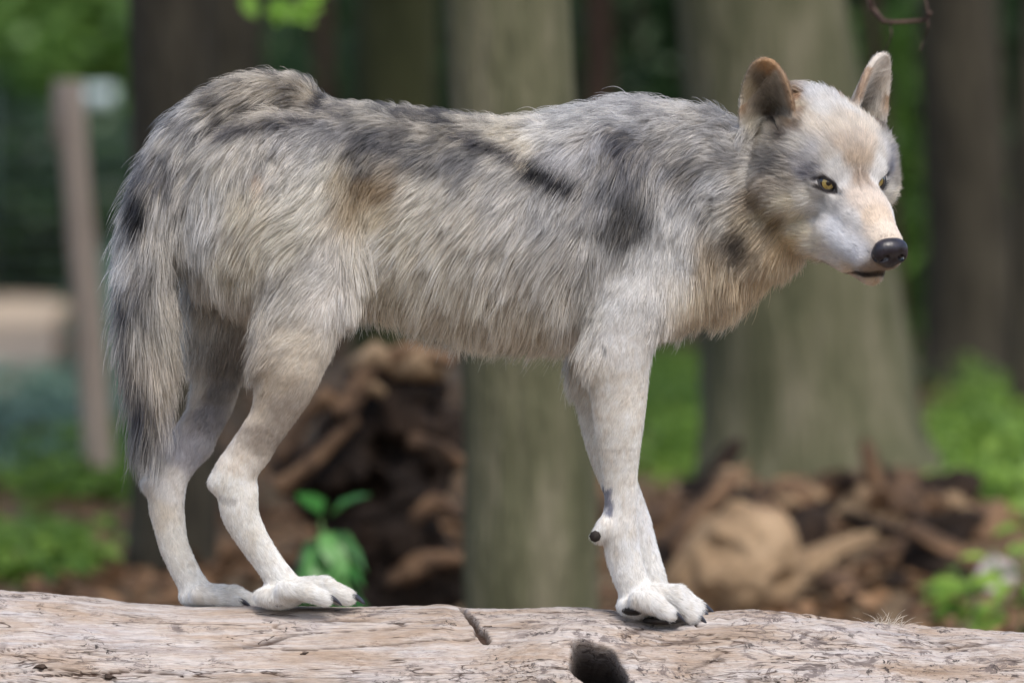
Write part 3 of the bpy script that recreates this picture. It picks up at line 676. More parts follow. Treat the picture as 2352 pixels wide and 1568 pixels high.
for k, (px, D, L0, ry) in enumerate([(1590, 15.3, .19, -.75), (1640, 15.9, .16, -.9), (1900, 15.0, .15, -.35), (2010, 15.9, .11, 1.3), (2040, 15.2, .17, .35), (1830, 14.7, .13, -.5), (2180, 15.0, .16, .5), (1560, 14.8, .13, .4)]):
    chunk('split_branch', ['steeply tilted orange brown broken branch leaning by the tan lump', 'steep dark broken branch behind the tan lump', 'pale split branch lying before the thick mossy tree', 'upright orange brown splinter standing before the thick mossy tree', 'dark split branch sloping down beside the upright splinter', 'pale split branch resting beside the tan lump', 'orange brown split branch next to the pale pinkish stone', 'dark split branch low at the foot of the debris by the wolf\'s front leg'][k], px, D, (L0, .032, .026), (m_rot, m_rotd, m_tan)[k % 3], (.1, ry, .3), cat='branch', group='split branches on the debris pile', seed=300 + k, dz=.06)
m_pale = noise_mat('pale_stone', [(.3, (176, 164, 166)), (.7, (214, 204, 204))], scale=6, bump=.4, bump_scale=30)
chunk('pale_stone', 'pale pinkish stone at the end of the debris pile by green leaves', 2288, 14.9, (.055, .05, .06), m_pale, (.2, .5, .4), 'stone', seed=12)
# leaf litter
n = 15000
D = 12 + 20 * rng.random(n) ** 1.4; px = rng.uniform(-1100, 3500, n)
X = (px - CX) / FPX * D; Y = D - 8.75
P_ = np.column_stack([X, Y, gz(X, Y) + .012])
m_lit = leaf_mat('dead_leaf', (74, 52, 36), (150, 116, 84), .15, .7)
me = leaf_mesh('leaf_litter', P_, rng.normal(size=P_.shape) * .35 + [0, 0, 1], rng.normal(size=P_.shape) * [1, 1, .25], .05 + .05 * rng.random((n, 1)), .6, .15)
tag(link('leaf_litter', me, m_lit), 'brown leaf litter scattered over the forest floor', 'leaf litter', kind='stuff')
# green ground cover in patches
def cover(name, label, zones, mat, n, size):
    P_ = []
    for px0, px1, D0, D1, hh in zones:
        k = n // len(zones)
        D = rng.uniform(D0, D1, k); px = rng.normal(0, 1, k) * (px1 - px0) * .28 + (px0 + px1) / 2
        X = (px - CX) / FPX * D; Y = D - 8.75
        keep = vnoise(np.column_stack([X * 2.2, Y * 1.4, 0 * X]), 91) > -.35
        X, Y = X[keep], Y[keep]
        P_.append(np.column_stack([X, Y, gz(X, Y) + hh * rng.random(len(X)) ** 1.2 * (1 + .6 * vnoise(np.column_stack([X * 3, Y * 3, 0 * X]), 92))]))
    P_ = np.concatenate(P_)
    me = leaf_mesh(name, P_, rng.normal(size=P_.shape) * .5 + [0, -.25, 1], rng.normal(size=P_.shape) * [1, 1, .4], size * (.6 + .8 * rng.random((len(P_), 1))), .55)
    tag(link(name, me, mat), label, 'ground cover', kind='stuff')
cover('ground_cover', 'bright green low plants covering the forest floor in patches', [(2100, 2420, 17.5, 21, .22), (2120, 2440, 20, 26, .25), (1470, 1660, 20.5, 28, .12), (-40, 200, 15.5, 18, .07), (60, 320, 20, 24, .10), (1420, 1660, 28, 36, .1), (2420, 3300, 15.5, 24, .2), (2420, 3300, 24, 36, .2), (-900, -60, 15, 24, .12)], m_leafB, 24000, .06)
m_leafT = leaf_mat('bluish_leaf', (84, 116, 96), (140, 168, 148))
cover('bluish_ground_cover', 'pale bluish green low plants around the foot of the leaning stake', [(-80, 330, 21, 33, .1), (200, 320, 30, 50, .5)], m_leafT, 6000, .07)
# leafy plants
m_plant = leaf_mat('plant_leaf', (48, 104, 44), (104, 160, 84), .3, .35)
m_stem = plain_mat('plant_stem', (78, 110, 50), .6)
def plant(label, px, D, h, leaves, size, spread=1.0, dirs=None, mat=None):
    X = (px - CX) / FPX * D; Y = D - 8.75; z0 = float(gz(X, Y))
    root = empty('leafy_plant', (X, Y, z0)); tag(root, label, 'plant')
    top = np.array([X, Y, z0 + h]); pl = [np.array([X, Y, z0 - .02]) * (1 - t) + top * t + [.012 * math.sin(4 * t), 0, 0] for t in np.linspace(0, 1, 8)]
    V_, F_ = tube(pl, np.linspace(.006, .003, 8), 6); child(link('stem', mesh_mix('stem', V_, F_), m_stem), root)
    for q in range(leaves):
        a = dirs[q][0] if dirs else rng.random() * 6.28; t = dirs[q][1] if dirs else .35 + .65 * q / leaves; dp = dirs[q][2] if dirs else rng.uniform(-.5, .5)
        b0 = np.array(pl[0]) * (1 - t) + top * t
        d = np.array([math.cos(a), math.sin(a), dp]) * spread
        d = nrm(d)
        me = leaf_mesh('leaf', (b0 + d * .02)[None], np.array([[0, -.35, 1.0]]) - d * .2, d[None], size * (.8 + .4 * rng.random()), .5, .3)
        child(link('leaf', me, mat or m_plant), root)
plant('fresh green seedling with drooping leaves in front of the hollow stump', 745, 13.3, .29, 21, .105, dirs=[(-.9, .9, -1.0), (-2.3, .85, -1.0), (.5, .8, -.8), (2.6, .8, -1.0), (-1.6, .75, -.9), (-.2, .6, -.7), (3.3, .55, -.8), (-1.2, .45, -.5), (0.1, .95, -.7), (3.0, .9, -.9), (-1.4, .95, -.6), (1.5, .9, -.3), (-.3, .75, -.5), (3.4, .7, -.6), (-1.0, .6, -.5), (-2.0, .7, -.9), (.2, .5, -.3), (2.8, .5, -.5), (-.6, .98, .9), (2.2, 1, .8), (-.5, .85, -1.1)])
for px, D, h, lb in ((2230, 13.6, .16, 'bright weed just before the pale stone'), (2290, 13.9, .2, 'bright weed hiding the foot of the pale stone'), (2340, 13.5, .22, 'tall bright weed close behind the log past the pale stone'), (2200, 14.4, .12, 'shortest bright weed at the edge of the debris'), (2365, 14.6, .25, 'tallest bright weed beyond the pale stone')):
    plant(lb, px, D, h, 9, .09, mat=m_leafB)
    bpy.context.scene.collection.objects
for o in list(col.objects):
    if o.name.startswith('leafy_plant') and 'weed' in o.get('label', ''): o['group'] = 'weeds behind the log'
# a low branch and a hanging twig reaching in from trees outside the picture
m_twig = noise_mat('twig_bark', [(.3, (46, 36, 32)), (.7, (92, 74, 66))], scale=40, bump=.4, bump_scale=90)
def branch(name, label, DB, lines, leaves=(), mat_leaf=None, lsize=.1, cat='branch'):
    YB = DB - 8.75
    root = empty(name, tuple(at(*lines[0][0][0], YB))); tag(root, label, cat)
    for q, (pl, r) in enumerate(lines):
        p = np.array([at(a, b, YB + (.02 * math.sin(k * 2.1 + q))) for k, (a, b) in enumerate(pl)]); tq = np.linspace(0, 1, 4 * len(p))
        cp = np.stack([np.interp(tq, np.linspace(0, 1, len(p)), p[:, k]) for k in range(3)], 1)
        V_, F_ = tube(cp, np.linspace(r, r * .55, len(cp)), 7, .12, 40, q); child(link('twig', mesh_mix('twig', V_, F_), m_twig), root)
    for (a, b, dx, dz) in leaves:
        me = leaf_mesh('leaf', at(a, b, YB)[None], np.array([[.2, -.8, .6]]) + .2 * rng.normal(size=(1, 3)), np.array([[dx, -.15, dz]]), lsize, .7, .12)
        child(link('leaf', me, mat_leaf), root)
branch('dead_twig', 'thin bare dead twigs hanging above the wolf\'s far ear', 10.1,
       [([(1700, -1400), (1850, -700), (1960, -200), (1990, -20), (2005, 20), (2030, 50), (2050, 52), (2120, 48), (2138, 30)], .006), ([(2118, -30), (2130, 20), (2132, 60), (2122, 90), (2112, 118)], .0022), ([(2045, 50), (2048, 80), (2035, 120), (1990, 132)], .0016), ([(1990, -20), (1996, 25)], .003), ([(1960, -200), (2080, -120), (2118, -30)], .003)])
m_bright = leaf_mat('bright_leaf', (128, 176, 60), (160, 204, 84), .45)
branch('leafy_branch', 'leafy bough with bright green leaves hanging above the wolf\'s rump', 15.2,
       [([(500, -2600), (560, -1200), (620, -300), (650, -60), (680, 10)], .012), ([(620, -300), (560, -90), (540, 0)], .006)],
       [(680, 8, .9, -.2), (675, 15, .7, -.6), (665, 5, -.8, -.4), (690, 0, .8, .2), (640, 10, .6, -.5), (650, 0, -.2, -.9), (560, -15, .3, -.6), (640, -80, -.6, -.3), (620, -120, .7, -.2), (610, -200, -.7, -.2)], m_bright, .075)
# ------------------------------------------------------------------ the wolf
# head frame: origin between the eyes; lateral (wolf's right), forward, up
HY, HP, HROLL = R(29), R(28), R(3)
fh = np.array([math.sin(HY), -math.cos(HY), 0]); rt = np.array([-math.cos(HY), -math.sin(HY), 0]); zz = np.array([0, 0, 1.0])
hf = math.cos(HP) * fh - math.sin(HP) * zz; hu = math.sin(HP) * fh + math.cos(HP) * zz; hr = rt
hr, hu = math.cos(HROLL) * hr - math.sin(HROLL) * hu, math.cos(HROLL) * hu + math.sin(HROLL) * hr
HO = at(1954, 415, -0.12)
HM = np.stack([hr, hf, hu])              # rows
def H(r, f, u): return HO + r * hr + f * hf + u * hu
def tol(P): return (P - HO) @ HM.T
def headw(P, a=-.185, b=-.12):            # how much a point belongs to the head
    L = tol(P)
    return sstep(a, b, L[:, 1]) * (1 - sstep(.165, .215, np.linalg.norm((L - [0, -.03, -.03]) * [1, .85, 1], axis=1)))

xw = [at(p, 600)[0] for p in (225, 1795, 2100)]
zw = [at(1176, p)[2] for p in (1455, 655, 105)]
xs = np.concatenate([np.arange(xw[0], xw[1], 0.004), np.arange(xw[1], xw[2], 0.0021)])
zs = np.concatenate([np.arange(zw[0], zw[1], 0.004), np.arange(zw[1], zw[2], 0.0023)])
ys = np.concatenate([np.arange(-0.30, 0.06, 0.0024), np.arange(0.06, 0.19, 0.004)])
W = Field(xs, ys, zs)

# torso: px, skin top, skin bottom, half width
TS = np.array([(455, 345, 600, .055), (500, 310, 660, .085), (560, 285, 690, .105), (660, 262, 720, .113), (760, 248, 715, .112), (850, 250, 690, .104), (950, 262, 712, .112),
               (1050, 276, 740, .127), (1150, 287, 762, .137), (1250, 284, 772, .138), (1350, 262, 772, .130), (1420, 254, 768, .120), (1500, 258, 752, .108), (1580, 266, 715, .098), (1650, 280, 660, .088)], float)
tx = np.array([at(p, 500)[0] for p in TS[:, 0]]); tt = np.array([at(a, b)[2] for a, b in TS[:, :2]]); tb = np.array([at(a, b)[2] for a, b in TS[:, [0, 2]]])
fx = np.linspace(tx[0] - 0.1, tx[-1] + 0.1, 400)
ker = np.hanning(41); ker /= ker.sum()
def smooth1(v):
    y = np.interp(fx, tx, v); return np.convolve(np.pad(y, 20, 'edge'), ker, 'valid')
zc_, rz_, ry_ = smooth1((tt + tb) / 2), smooth1((tt - tb) / 2), smooth1(TS[:, 3])
def torso(X, Y, Z):
    xc = np.clip(X, tx[0], tx[-1])
    zc, rz, ry = (np.interp(xc, fx, v) for v in (zc_, rz_, ry_))
    e = np.abs(X - xc)
    q = np.sqrt((Y / ry) ** 2 + ((Z - zc) / rz) ** 2)
    return (q - 1) * np.minimum(rz, ry) * 1.1 + e * 0.9
W.add(torso, (tx[0] - .05, -.15, tb.min()), (tx[-1] + .05, .15, tt.max()), 0.03)
def pc(lst):                              # (px, py, r px, Y)
    return [(*at(a, b, y), r * mpp(y)) for a, b, r, y in lst]
# neck, chest, throat
W.chain(pc([(1480, 470, 190, 0), (1600, 470, 178, -.005), (1700, 455, 160, -.01), (1790, 400, 125, -.005), (1835, 350, 105, -.015)]), 0.05, 0.72)
W.chain(pc([(1560, 610, 95, 0), (1660, 600, 85, -.01), (1760, 540, 80, -.03)]), 0.05, 0.8)
# muscles
W.chain(pc([(1400, 400, 75, -.075), (1500, 600, 78, -.082), (1440, 720, 70, -.088)]), 0.05, 0.6)
W.chain(pc([(1400, 400, 75, .075), (1500, 600, 78, .082), (1440, 720, 70, .088)]), 0.05, 0.6)
# hind legs
NH = pc([(600, 400, 120, -.05), (680, 530, 128, -.066), (712, 650, 108, -.078), (688, 745, 90, -.084), (668, 815, 84, -.086), (654, 880, 68, -.084), (628, 950, 50, -.078), (580, 1030, 42, -.07)])
W.chain(NH, 0.035, 0.62)
W.chain(pc([(580, 1030, 41, -.07), (545, 1085, 46, -.064), (546, 1130, 46, -.06), (552, 1180, 42, -.058), (576, 1230, 36, -.055), (612, 1285, 32, -.052), (648, 1335, 33, -.05)]), 0.012, 0.62)
W.chain(pc([(497, 1108, 19, -.06), (540, 1055, 16, -.066), (585, 985, 12, -.075)]), 0.02, 0.8)
FH = pc([(560, 420, 120, .05), (560, 560, 115, .066), (540, 680, 95, .078), (512, 780, 74, .084), (500, 850, 58, .084), (484, 930, 49, .08), (446, 1015, 42, .075)])
W.chain(FH, 0.035, 0.62)
W.chain(pc([(446, 1015, 41, .075), (395, 1085, 42, .07), (382, 1150, 41, .066), (390, 1210, 36, .064), (402, 1260, 33, .062), (430, 1320, 32, .06), (450, 1352, 32, .058)]), 0.012, 0.62)
W.chain(pc([(345, 1108, 18, .068), (395, 1045, 14, .072), (445, 965, 12, .077)]), 0.02, 0.8)
# front legs
W.chain(pc([(1455, 690, 80, -.09), (1428, 770, 76, -.09), (1420, 840, 69, -.086), (1422, 910, 62, -.08), (1422, 985, 53, -.075), (1424, 1080, 40, -.066), (1427, 1150, 36, -.061), (1424, 1205, 39, -.058), (1430, 1260, 38, -.055), (1445, 1320, 38, -.052), (1468, 1368, 36, -.05)]), 0.014, 0.66)
W.chain(pc([(1362, 790, 18, -.088), (1385, 760, 30, -.088)]), 0.02, 0.8)
W.chain(pc([(1388, 1212, 17, -.064), (1372, 1228, 12, -.066)]), 0.02, 1.0)
W.chain(pc([(1420, 690, 80, .09), (1390, 780, 68, .088), (1372, 850, 58, .08), (1378, 930, 50, .074), (1392, 1030, 42, .066), (1426, 1120, 40, .06), (1456, 1200, 38, .056), (1474, 1260, 35, .054), (1494, 1320, 33, .052), (1500, 1360, 34, .05)]), 0.014, 0.66)
# tail
TAIL = pc([(745, 285, 30, 0), (668, 230, 42, -.004), (560, 240, 45, -.008), (450, 305, 48, -.012), (385, 400, 46, -.016), (350, 510, 46, -.02), (336, 620, 44, -.022), (338, 740, 40, -.022), (346, 850, 32, -.02), (342, 940, 20, -.02), (333, 1000, 8, -.02)])
W.chain(TAIL, 0.022, 0.9)
# paws: toes (start, knuckle, tip) in the photograph, depth, radius px
TOES = []
def paw(toes):
    for (s0, kn, tp, Y, r) in toes:
        a, b, c = at(*s0, Y), at(*kn, Y), at(*tp, Y)
        m = mpp(Y)
        W.cone(a, b, r * m * 1.05, r * m, 0.008); W.cone(b, c, r * m, r * m * 0.78, 0.003)
        TOES.append((a, b, c, r * m))
paw([((1470, 1372), (1500, 1385), (1534, 1408), -.090, 22), ((1490, 1362), (1546, 1368), (1588, 1411), -.062, 23), ((1500, 1362), (1556, 1366), (1598, 1403), -.030, 22), ((1500, 1370), (1572, 1378), (1604, 1394), -.002, 19)])
paw([((1490, 1370), (1520, 1385), (1546, 1400), .012, 20), ((1500, 1365), (1560, 1374), (1600, 1398), .040, 21), ((1505, 1365), (1566, 1374), (1602, 1396), .068, 21), ((1500, 1372), (1560, 1384), (1590, 1400), .095, 19)])
paw([((655, 1350), (698, 1357), (744, 1374), -.084, 20), ((670, 1350), (742, 1347), (794, 1370), -.056, 22), ((675, 1350), (746, 1348), (797, 1369), -.027, 21), ((670, 1352), (735, 1354), (778, 1372), .000, 19)])
paw([((455, 1362), (500, 1372), (538, 1382), .024, 18), ((465, 1362), (535, 1366), (574, 1379), .050, 19), ((470, 1362), (538, 1366), (577, 1379), .076, 19), ((468, 1364), (525, 1372), (560, 1382), .100, 18)])
W.ell(at(640, 1368, -.05), (.036, .034, .018), k=.012); W.ell(at(462, 1370, .06), (.034, .034, .016), k=.012)
W.ell(at(1470, 1388, -.05), (.034, .036, .02), k=.012); W.ell(at(1490, 1388, .05), (.034, .036, .02), k=.012)
# head
W.ell(H(0, -.100, .022), (.076, .105, .058), HM, k=.03)
W.ell(H(0, -.050, .030), (.062, .06, .040), HM, k=.03)
W.cone(H(0, -.04, -.022), H(0, .055, -.036), .060, .041, .02)
W.cone(H(0, .055, -.036), H(0, .119, -.049), .041, .030, .015)
for s in (1, -1):
    W.ell(H(s * .030, -.016, .014), (.028, .030, .022), HM, k=.018)
    W.ell(H(s * .056, -.075, .012), (.036, .055, .036), HM, k=.03)
    W.ell(H(s * .064, -.066, -.036), (.048, .062, .052), HM, k=.03)
    W.cone(H(s * .017, .114, -.064), H(s * .031, .04, -.066), .024, .032, .012)
    W.cone(H(s * .02, .07, -.094), H(s * .040, -.05, -.090), .021, .038, .012)
W.cone(H(0, .110, -.099), H(0, -.04, -.098), .018, .042, .008)
W.cone(H(0, .122, -.038), H(0, .05, -.022), .021, .026, .015)
# ears
EAR = {}
for s in (1, -1):
    base = H(s * (.070 if s > 0 else .076), -.140, .026); tip = H(s * (.107 if s > 0 else .122), -.148, .130)
    h = nrm(tip - base); Lh = np.linalg.norm(tip - base)
    a = nrm(s * .055 * hr - (.054 if s > 0 else .022) * hf - .055 * hu); a = nrm(a - (a @ h) * h)
    b = np.cross(a, h); b = b if b @ (s * .3 * hr + .9 * hf) > 0 else -b
    EAR[s] = (base, h, a, b, Lh)
    def ear(X, Y, Z, base=base, h=h, a=a, b=b, Lh=Lh):
        x, y, z = X - base[0], Y - base[1], Z - base[2]
        t = (x * h[0] + y * h[1] + z * h[2]) / Lh; p = x * a[0] + y * a[1] + z * a[2]; q = x * b[0] + y * b[1] + z * b[2]
        w = .044 * np.sqrt(np.maximum(1 - np.clip(t, 0, 1) ** 2.1, 0.0)) + .002
        q0 = (np.clip(p / .044, -1, 1) ** 2) * .034 * np.clip(1.15 - t, 0.15, 1) - .012
        d = np.maximum(np.abs(q - q0) * 0.85 - .0042, np.abs(p) - w)
        d = np.maximum(d, (t - 1.0) * Lh); return np.maximum(d, (-.45 - t) * Lh)
    W.add(ear, np.minimum(base, tip) - .06, np.maximum(base, tip) + .05, 0.008)
EYE = {s: H(s * .0420, -.002, -.002) for s in (1, -1)}
ER = .0175
LID = {}
for s in (1, -1):
    W.ell(EYE[s], (.0192,) * 3, k=.012)
    ax = nrm(.80 * hf + s * .42 * hr + .26 * hu)
    inner = nrm(-s * .8 * hr + .62 * hf - .42 * hu); inner = nrm(inner - (inner @ ax) * ax); upv = np.cross(ax, inner); upv = upv if upv @ hu > 0 else -upv
    LID[s] = (ax, inner, upv)
    def socket(X, Y, Z, c=EYE[s], ax=ax, inn=inner, upv=upv):
        x, y, z = X - c[0], Y - c[1], Z - c[2]; rl = np.sqrt(x * x + y * y + z * z) + 1e-6
        dot = lambda v: (x * v[0] + y * v[1] + z * v[2]) / rl
        an = np.arccos(np.clip(dot(ax), -1, 1)); pa, pb = dot(inn), dot(upv); hh = np.sqrt(pa * pa + pb * pb) + 1e-6
        q = np.sqrt((an * pa / hh / .92) ** 2 + ((an * pb / hh + .06) / .46) ** 2)
        return np.maximum((q - 1) * .46 * rl, rl - .04)
    W.add(socket, EYE[s] - .03, EYE[s] + .03, .002, sub=True)
V, F = W.mesh()
V = relax(V, F, 2, 0.4)
VN = vnormals(V, F)
del W.F

# ---- coat: colour samples on the photograph (2352 grid), for both flanks alike
BODYC = [(620,190,165,155,140),(560,205,160,150,135),(500,235,150,142,130),(690,200,160,150,135),(420,295,172,170,168),(350,420,140,138,138),(330,600,158,155,152),(400,600,190,186,178),(330,750,165,160,152),(375,800,198,190,175),
(350,880,165,156,146),(370,930,180,168,150),(332,985,80,80,88),(325,1060,120,118,115),(300,700,105,102,102),(262,655,205,205,206),(420,480,165,162,158),(480,420,178,173,163),(450,550,208,206,202),(470,480,205,203,198),
(560,500,204,194,172),(600,400,180,174,165),(560,620,205,195,174),(650,560,208,201,184),(700,480,208,203,190),(740,620,196,191,184),(640,680,190,184,174),(760,700,218,211,202),(720,380,175,172,168),(660,340,170,166,162),
(680,800,200,188,170),(640,870,180,165,145),(660,930,165,152,138),(600,1000,155,143,130),(580,930,190,175,155),(560,1060,215,205,192),(540,1110,222,218,210),(575,1200,212,208,200),(620,1290,214,211,205),(720,1360,212,209,203),
(500,760,178,170,158),(520,830,140,131,120),(500,900,128,122,117),(470,960,130,127,130),(420,1040,158,156,163),(440,900,185,174,158),(380,1120,198,193,188),(400,1250,195,190,181),(480,1360,204,200,193),(350,1180,200,190,175),
(760,240,128,123,118),(850,255,150,145,136),(950,275,142,135,125),(1050,295,150,143,131),(1150,290,192,182,163),(1180,330,203,193,175),(1230,300,190,188,185),(1300,270,178,178,178),(1400,260,170,170,172),(1550,270,168,166,164),(1680,290,168,166,165),
(750,320,150,148,148),(850,330,112,111,113),(950,350,106,105,106),(1050,385,132,131,131),(1130,430,165,161,155),(820,395,100,97,94),(740,400,190,185,172),(780,420,170,155,130),(830,440,136,116,90),(870,445,146,126,100),(820,480,166,146,116),(860,500,185,170,142),
(950,470,205,198,184),(1050,520,206,199,186),(1150,500,192,188,182),(1250,520,165,164,163),(900,550,216,209,192),(1000,650,208,202,188),(1150,650,206,200,189),(1250,680,195,190,181),(1050,750,200,192,175),(1200,790,192,182,164),(900,700,202,193,174),(850,600,214,208,196),(1300,600,183,179,173),(1320,720,190,186,178),
(1280,360,188,187,189),(1350,350,165,164,167),(1400,340,112,112,117),(1430,400,120,120,125),(1380,480,142,142,145),(1440,490,98,98,100),(1430,545,105,103,100),(1520,450,152,152,154),(1550,520,188,188,188),(1480,600,206,204,201),(1560,600,214,212,208),(1420,680,216,214,211),(1480,700,206,203,199),
(1420,790,216,212,207),(1420,900,212,206,197),(1420,1050,210,205,197),(1420,1200,214,210,204),(1450,1300,216,213,208),(1550,1390,214,211,206),(1350,900,205,195,180),(1370,1050,212,205,193),(1500,1200,215,213,212),
(1620,330,160,158,157),(1700,320,155,153,152),(1580,400,122,121,122),(1650,430,168,166,165),(1640,520,178,173,164),(1700,680,208,184,150),(1600,720,206,187,158),(1620,620,187,168,140),(1800,650,212,193,160),(1560,680,212,205,194),(1750,690,215,190,152)]
HEADC = [(850,400,203,199,193),(800,480,207,193,174),(950,500,198,184,165),(980,620,184,167,149),(1060,720,184,166,147),(800,290,212,210,208),(700,620,165,160,153),(800,680,178,175,175),(700,720,148,146,150),(600,700,118,113,107),(530,760,106,101,95),(760,800,118,118,128),
(950,760,218,215,211),(1000,850,212,210,208),(640,870,145,136,124),(500,900,172,157,137),(900,690,188,180,170),(750,950,218,211,199),(620,1000,224,210,181),(850,1050,210,207,204),(700,1150,226,211,180),(950,1150,212,212,215),(650,1230,214,184,135),(800,1250,226,213,192),(1000,1250,208,208,211),(1080,1330,200,200,205),(900,1340,218,208,198),
(1100,960,200,184,168),(1170,1080,196,176,154),(1230,1180,204,188,170),(1090,860,160,142,126),(1150,1420,140,124,110),(1150,1480,195,170,140),(1000,1430,215,195,170),(880,970,178,174,169),(930,985,172,168,164),(1050,1100,206,202,199),(1290,1420,120,108,100),
(430,330,150,135,110),(540,165,160,125,90),(680,330,140,108,80),(600,210,150,120,92),(500,260,115,103,88),(550,350,70,58,48),(560,450,55,46,40),(640,430,125,113,96),(680,500,110,92,74),(420,450,178,168,150),(450,530,182,172,152),(500,590,172,160,140),(720,420,190,175,150),(600,560,70,60,50),
(250,750,138,136,136),(350,850,166,161,153),(150,900,170,170,172),(420,1000,140,125,105),(350,1150,150,135,112),(500,1100,172,156,126),(320,1270,75,66,57),(480,1280,178,158,128),(150,1350,166,151,131),(560,1150,140,118,85),(600,1300,205,172,122),(350,600,160,157,152),(200,620,150,148,147),(300,480,165,163,162)]
def zh(u, v): return (1700 + np.asarray(u) / 2.45) / 1.0884, (100 + np.asarray(v) / 2.45) / 1.0884
hc = np.array(HEADC, float); hx, hy = zh(hc[:, 0], hc[:, 1])
CP = np.concatenate([np.array(BODYC, float), np.column_stack([hx, hy, hc[:, 2:]])])
CPL = s2l(CP[:, 2:])
# dark strokes: polyline, half width, colour, strength
STROKES = [([(1040,312),(1110,338),(1170,362),(1205,392)], 20, (46,46,54), .9), ([(1212,400),(1250,420),(1298,442)], 31, (22,22,27), 1.0), ([(470,318),(560,302),(650,287),(745,262)], 15, (66,64,68), .85),
 ([(318,470),(308,500),(310,535)], 34, (22,22,26), 1.0), ([(1515,385),(1570,460),(1612,535)], 9, (66,66,73), .8), ([(1418,500),(1428,540)], 30, (72,70,68), .8), ([(1385,310),(1420,380)], 26, (88,88,95), .6),
 ([(272,690),(285,780),(300,890)], 11, (70,68,70), .85), ([(322,940),(328,1020)], 17, (52,52,60), .85), ([(1384,795),(1386,812)], 8, (110,108,108), .8), ([(1394,1120),(1396,1168)], 10, (118,118,130), .95),
 ([(590,420),(600,450)], 14, (160,122,86), .6), ([(845,445),(870,460)], 22, (130,108,78), .5), ([(1180,372),(1196,388)], 9, (205,190,165), .9),
 ([(300,430),(330,400)], 12, (60,60,68), .6), ([(520,1140),(545,1145)], 8, (140,135,130), .6), ([(610,890),(612,895)], 5, (60,55,50), .9), ([(1680,575),(1700,590)], 14, (60,54,48), .6), ([(735,1140),(735,1140)], 3, (50,50,50), .1)]
HSTROKES = [([(1075,1425),(1170,1440),(1290,1425)], 13, (32,27,26), .95), ([(860,1355),(960,1415),(1075,1432)], 9, (104,80,64), .85), ([(1088,800),(1092,870),(1110,920)], 8, (110,94,80), .4),
 ([(800,845),(880,835),(950,890),(955,940),(900,935),(820,890)], 14, (38,34,36), .95), ([(740,815),(840,785)], 10, (110,110,122), .6), ([(1040,1300),(1042,1302)], 5, (90,90,92), .8), ([(1080,1270),(1082,1272)], 5, (90,90,92), .8), ([(1090,1330),(1092,1332)], 5, (90,90,92), .8), ([(1130,1370),(1132,1372)], 5, (90,90,92), .8), ([(1150,1300),(1152,1302)], 5, (90,90,92), .8)]
for pl, w, c, st in HSTROKES:
    q = [zh(*p) for p in pl]; STROKES.append(([(float(a), float(b)) for a, b in q], w / 2.67, c, st))
def seg_d(x, y, pl):
    d = np.full(len(x), 1e9)
    for (ax, ay), (bx, by) in zip(pl[:-1], pl[1:]):
        dx, dy = bx - ax, by - ay
        t = np.clip(((x - ax) * dx + (y - ay) * dy) / max(dx * dx + dy * dy, 1e-6), 0, 1)
        d = np.minimum(d, np.hypot(x - ax - t * dx, y - ay - t * dy))
    return d
def shepard(x, y, P, vals, pw=2.0, e=30.0):
    out = np.zeros((len(x), vals.shape[1]))
    for i in range(0, len(x), 40000):
        s = slice(i, i + 40000)
        w = 1 / ((x[s, None] - P[:, 0]) ** 2 + (y[s, None] - P[:, 1]) ** 2 + e) ** pw
        out[s] = w @ vals / w.sum(1, keepdims=True)
    return out
def mirror_head(P):
    """fold the far half of the head on the near half, so both sides of the face share a pattern"""
    L = tol(P); hd = headw(P, -.20, -.14) > .5; m = hd & (L[:, 0] < 0)
    Q = P.copy(); L[m, 0] *= -1; Q[m] = HO + L[m] @ HM
    Q[:, 1] = np.where(hd, Q[:, 1], 0)
    return Q
def coat(P):
    Q = mirror_head(P)
    x, y = proj(Q)
    jx = x + 9 * vnoise(P * 60, 3) + 5 * vnoise(P * 160, 5); jy = y + 9 * vnoise(P * 60, 4) + 5 * vnoise(P * 160, 6)
    hd = headw(P) > .3
    jx = np.where(hd, x + 0.35 * (jx - x), jx); jy = np.where(hd, y + 0.35 * (jy - y), jy)
    c = shepard(jx, jy, CP[:, :2], CPL)
    lum = c.mean(1, keepdims=True); c = c * (1 - .30 * (1 - sstep(.10, .40, lum)) * (~hd)[:, None])
    for pl, w, cc, st in STROKES:
        if len(pl) == 1: continue
        d = seg_d(jx, jy, pl)
        a = st * (1 - sstep(w * 0.55, w * 1.35, d))
        c = c * (1 - a[:, None]) + s2l(cc) * a[:, None]
    for s in (1, -1):                     # ears: brown rim, shaded cup
        b0, h, a, b, Lh = EAR[s]
        r = P - b0; t = r @ h / Lh; p = np.abs(r @ a); q = r @ b
        m = (t > .1) & (t < 1.15) & (p < .056) & (np.abs(q) < .056) & hd
        e = p / (.044 * np.sqrt(np.clip(1 - np.clip(t, 0, 1) ** 2.1, .02, 1)) + .002)
        q0 = (np.clip(p / .044, 0, 1) ** 2) * .034 * np.clip(1.15 - t, .15, 1) - .012; m &= np.abs(q - q0) < .016
        rim = np.maximum(sstep(.62, .92, e), sstep(.84, .97, t)) * sstep(.15, .4, t)
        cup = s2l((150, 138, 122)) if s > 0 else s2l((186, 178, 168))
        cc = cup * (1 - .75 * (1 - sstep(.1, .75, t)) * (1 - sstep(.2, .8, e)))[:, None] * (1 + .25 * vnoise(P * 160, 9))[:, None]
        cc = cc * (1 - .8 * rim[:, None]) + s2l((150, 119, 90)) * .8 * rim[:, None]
        w_ = m * sstep(.1, .3, t)
        c = c * (1 - w_[:, None]) + cc * w_[:, None]
    return c, x, y
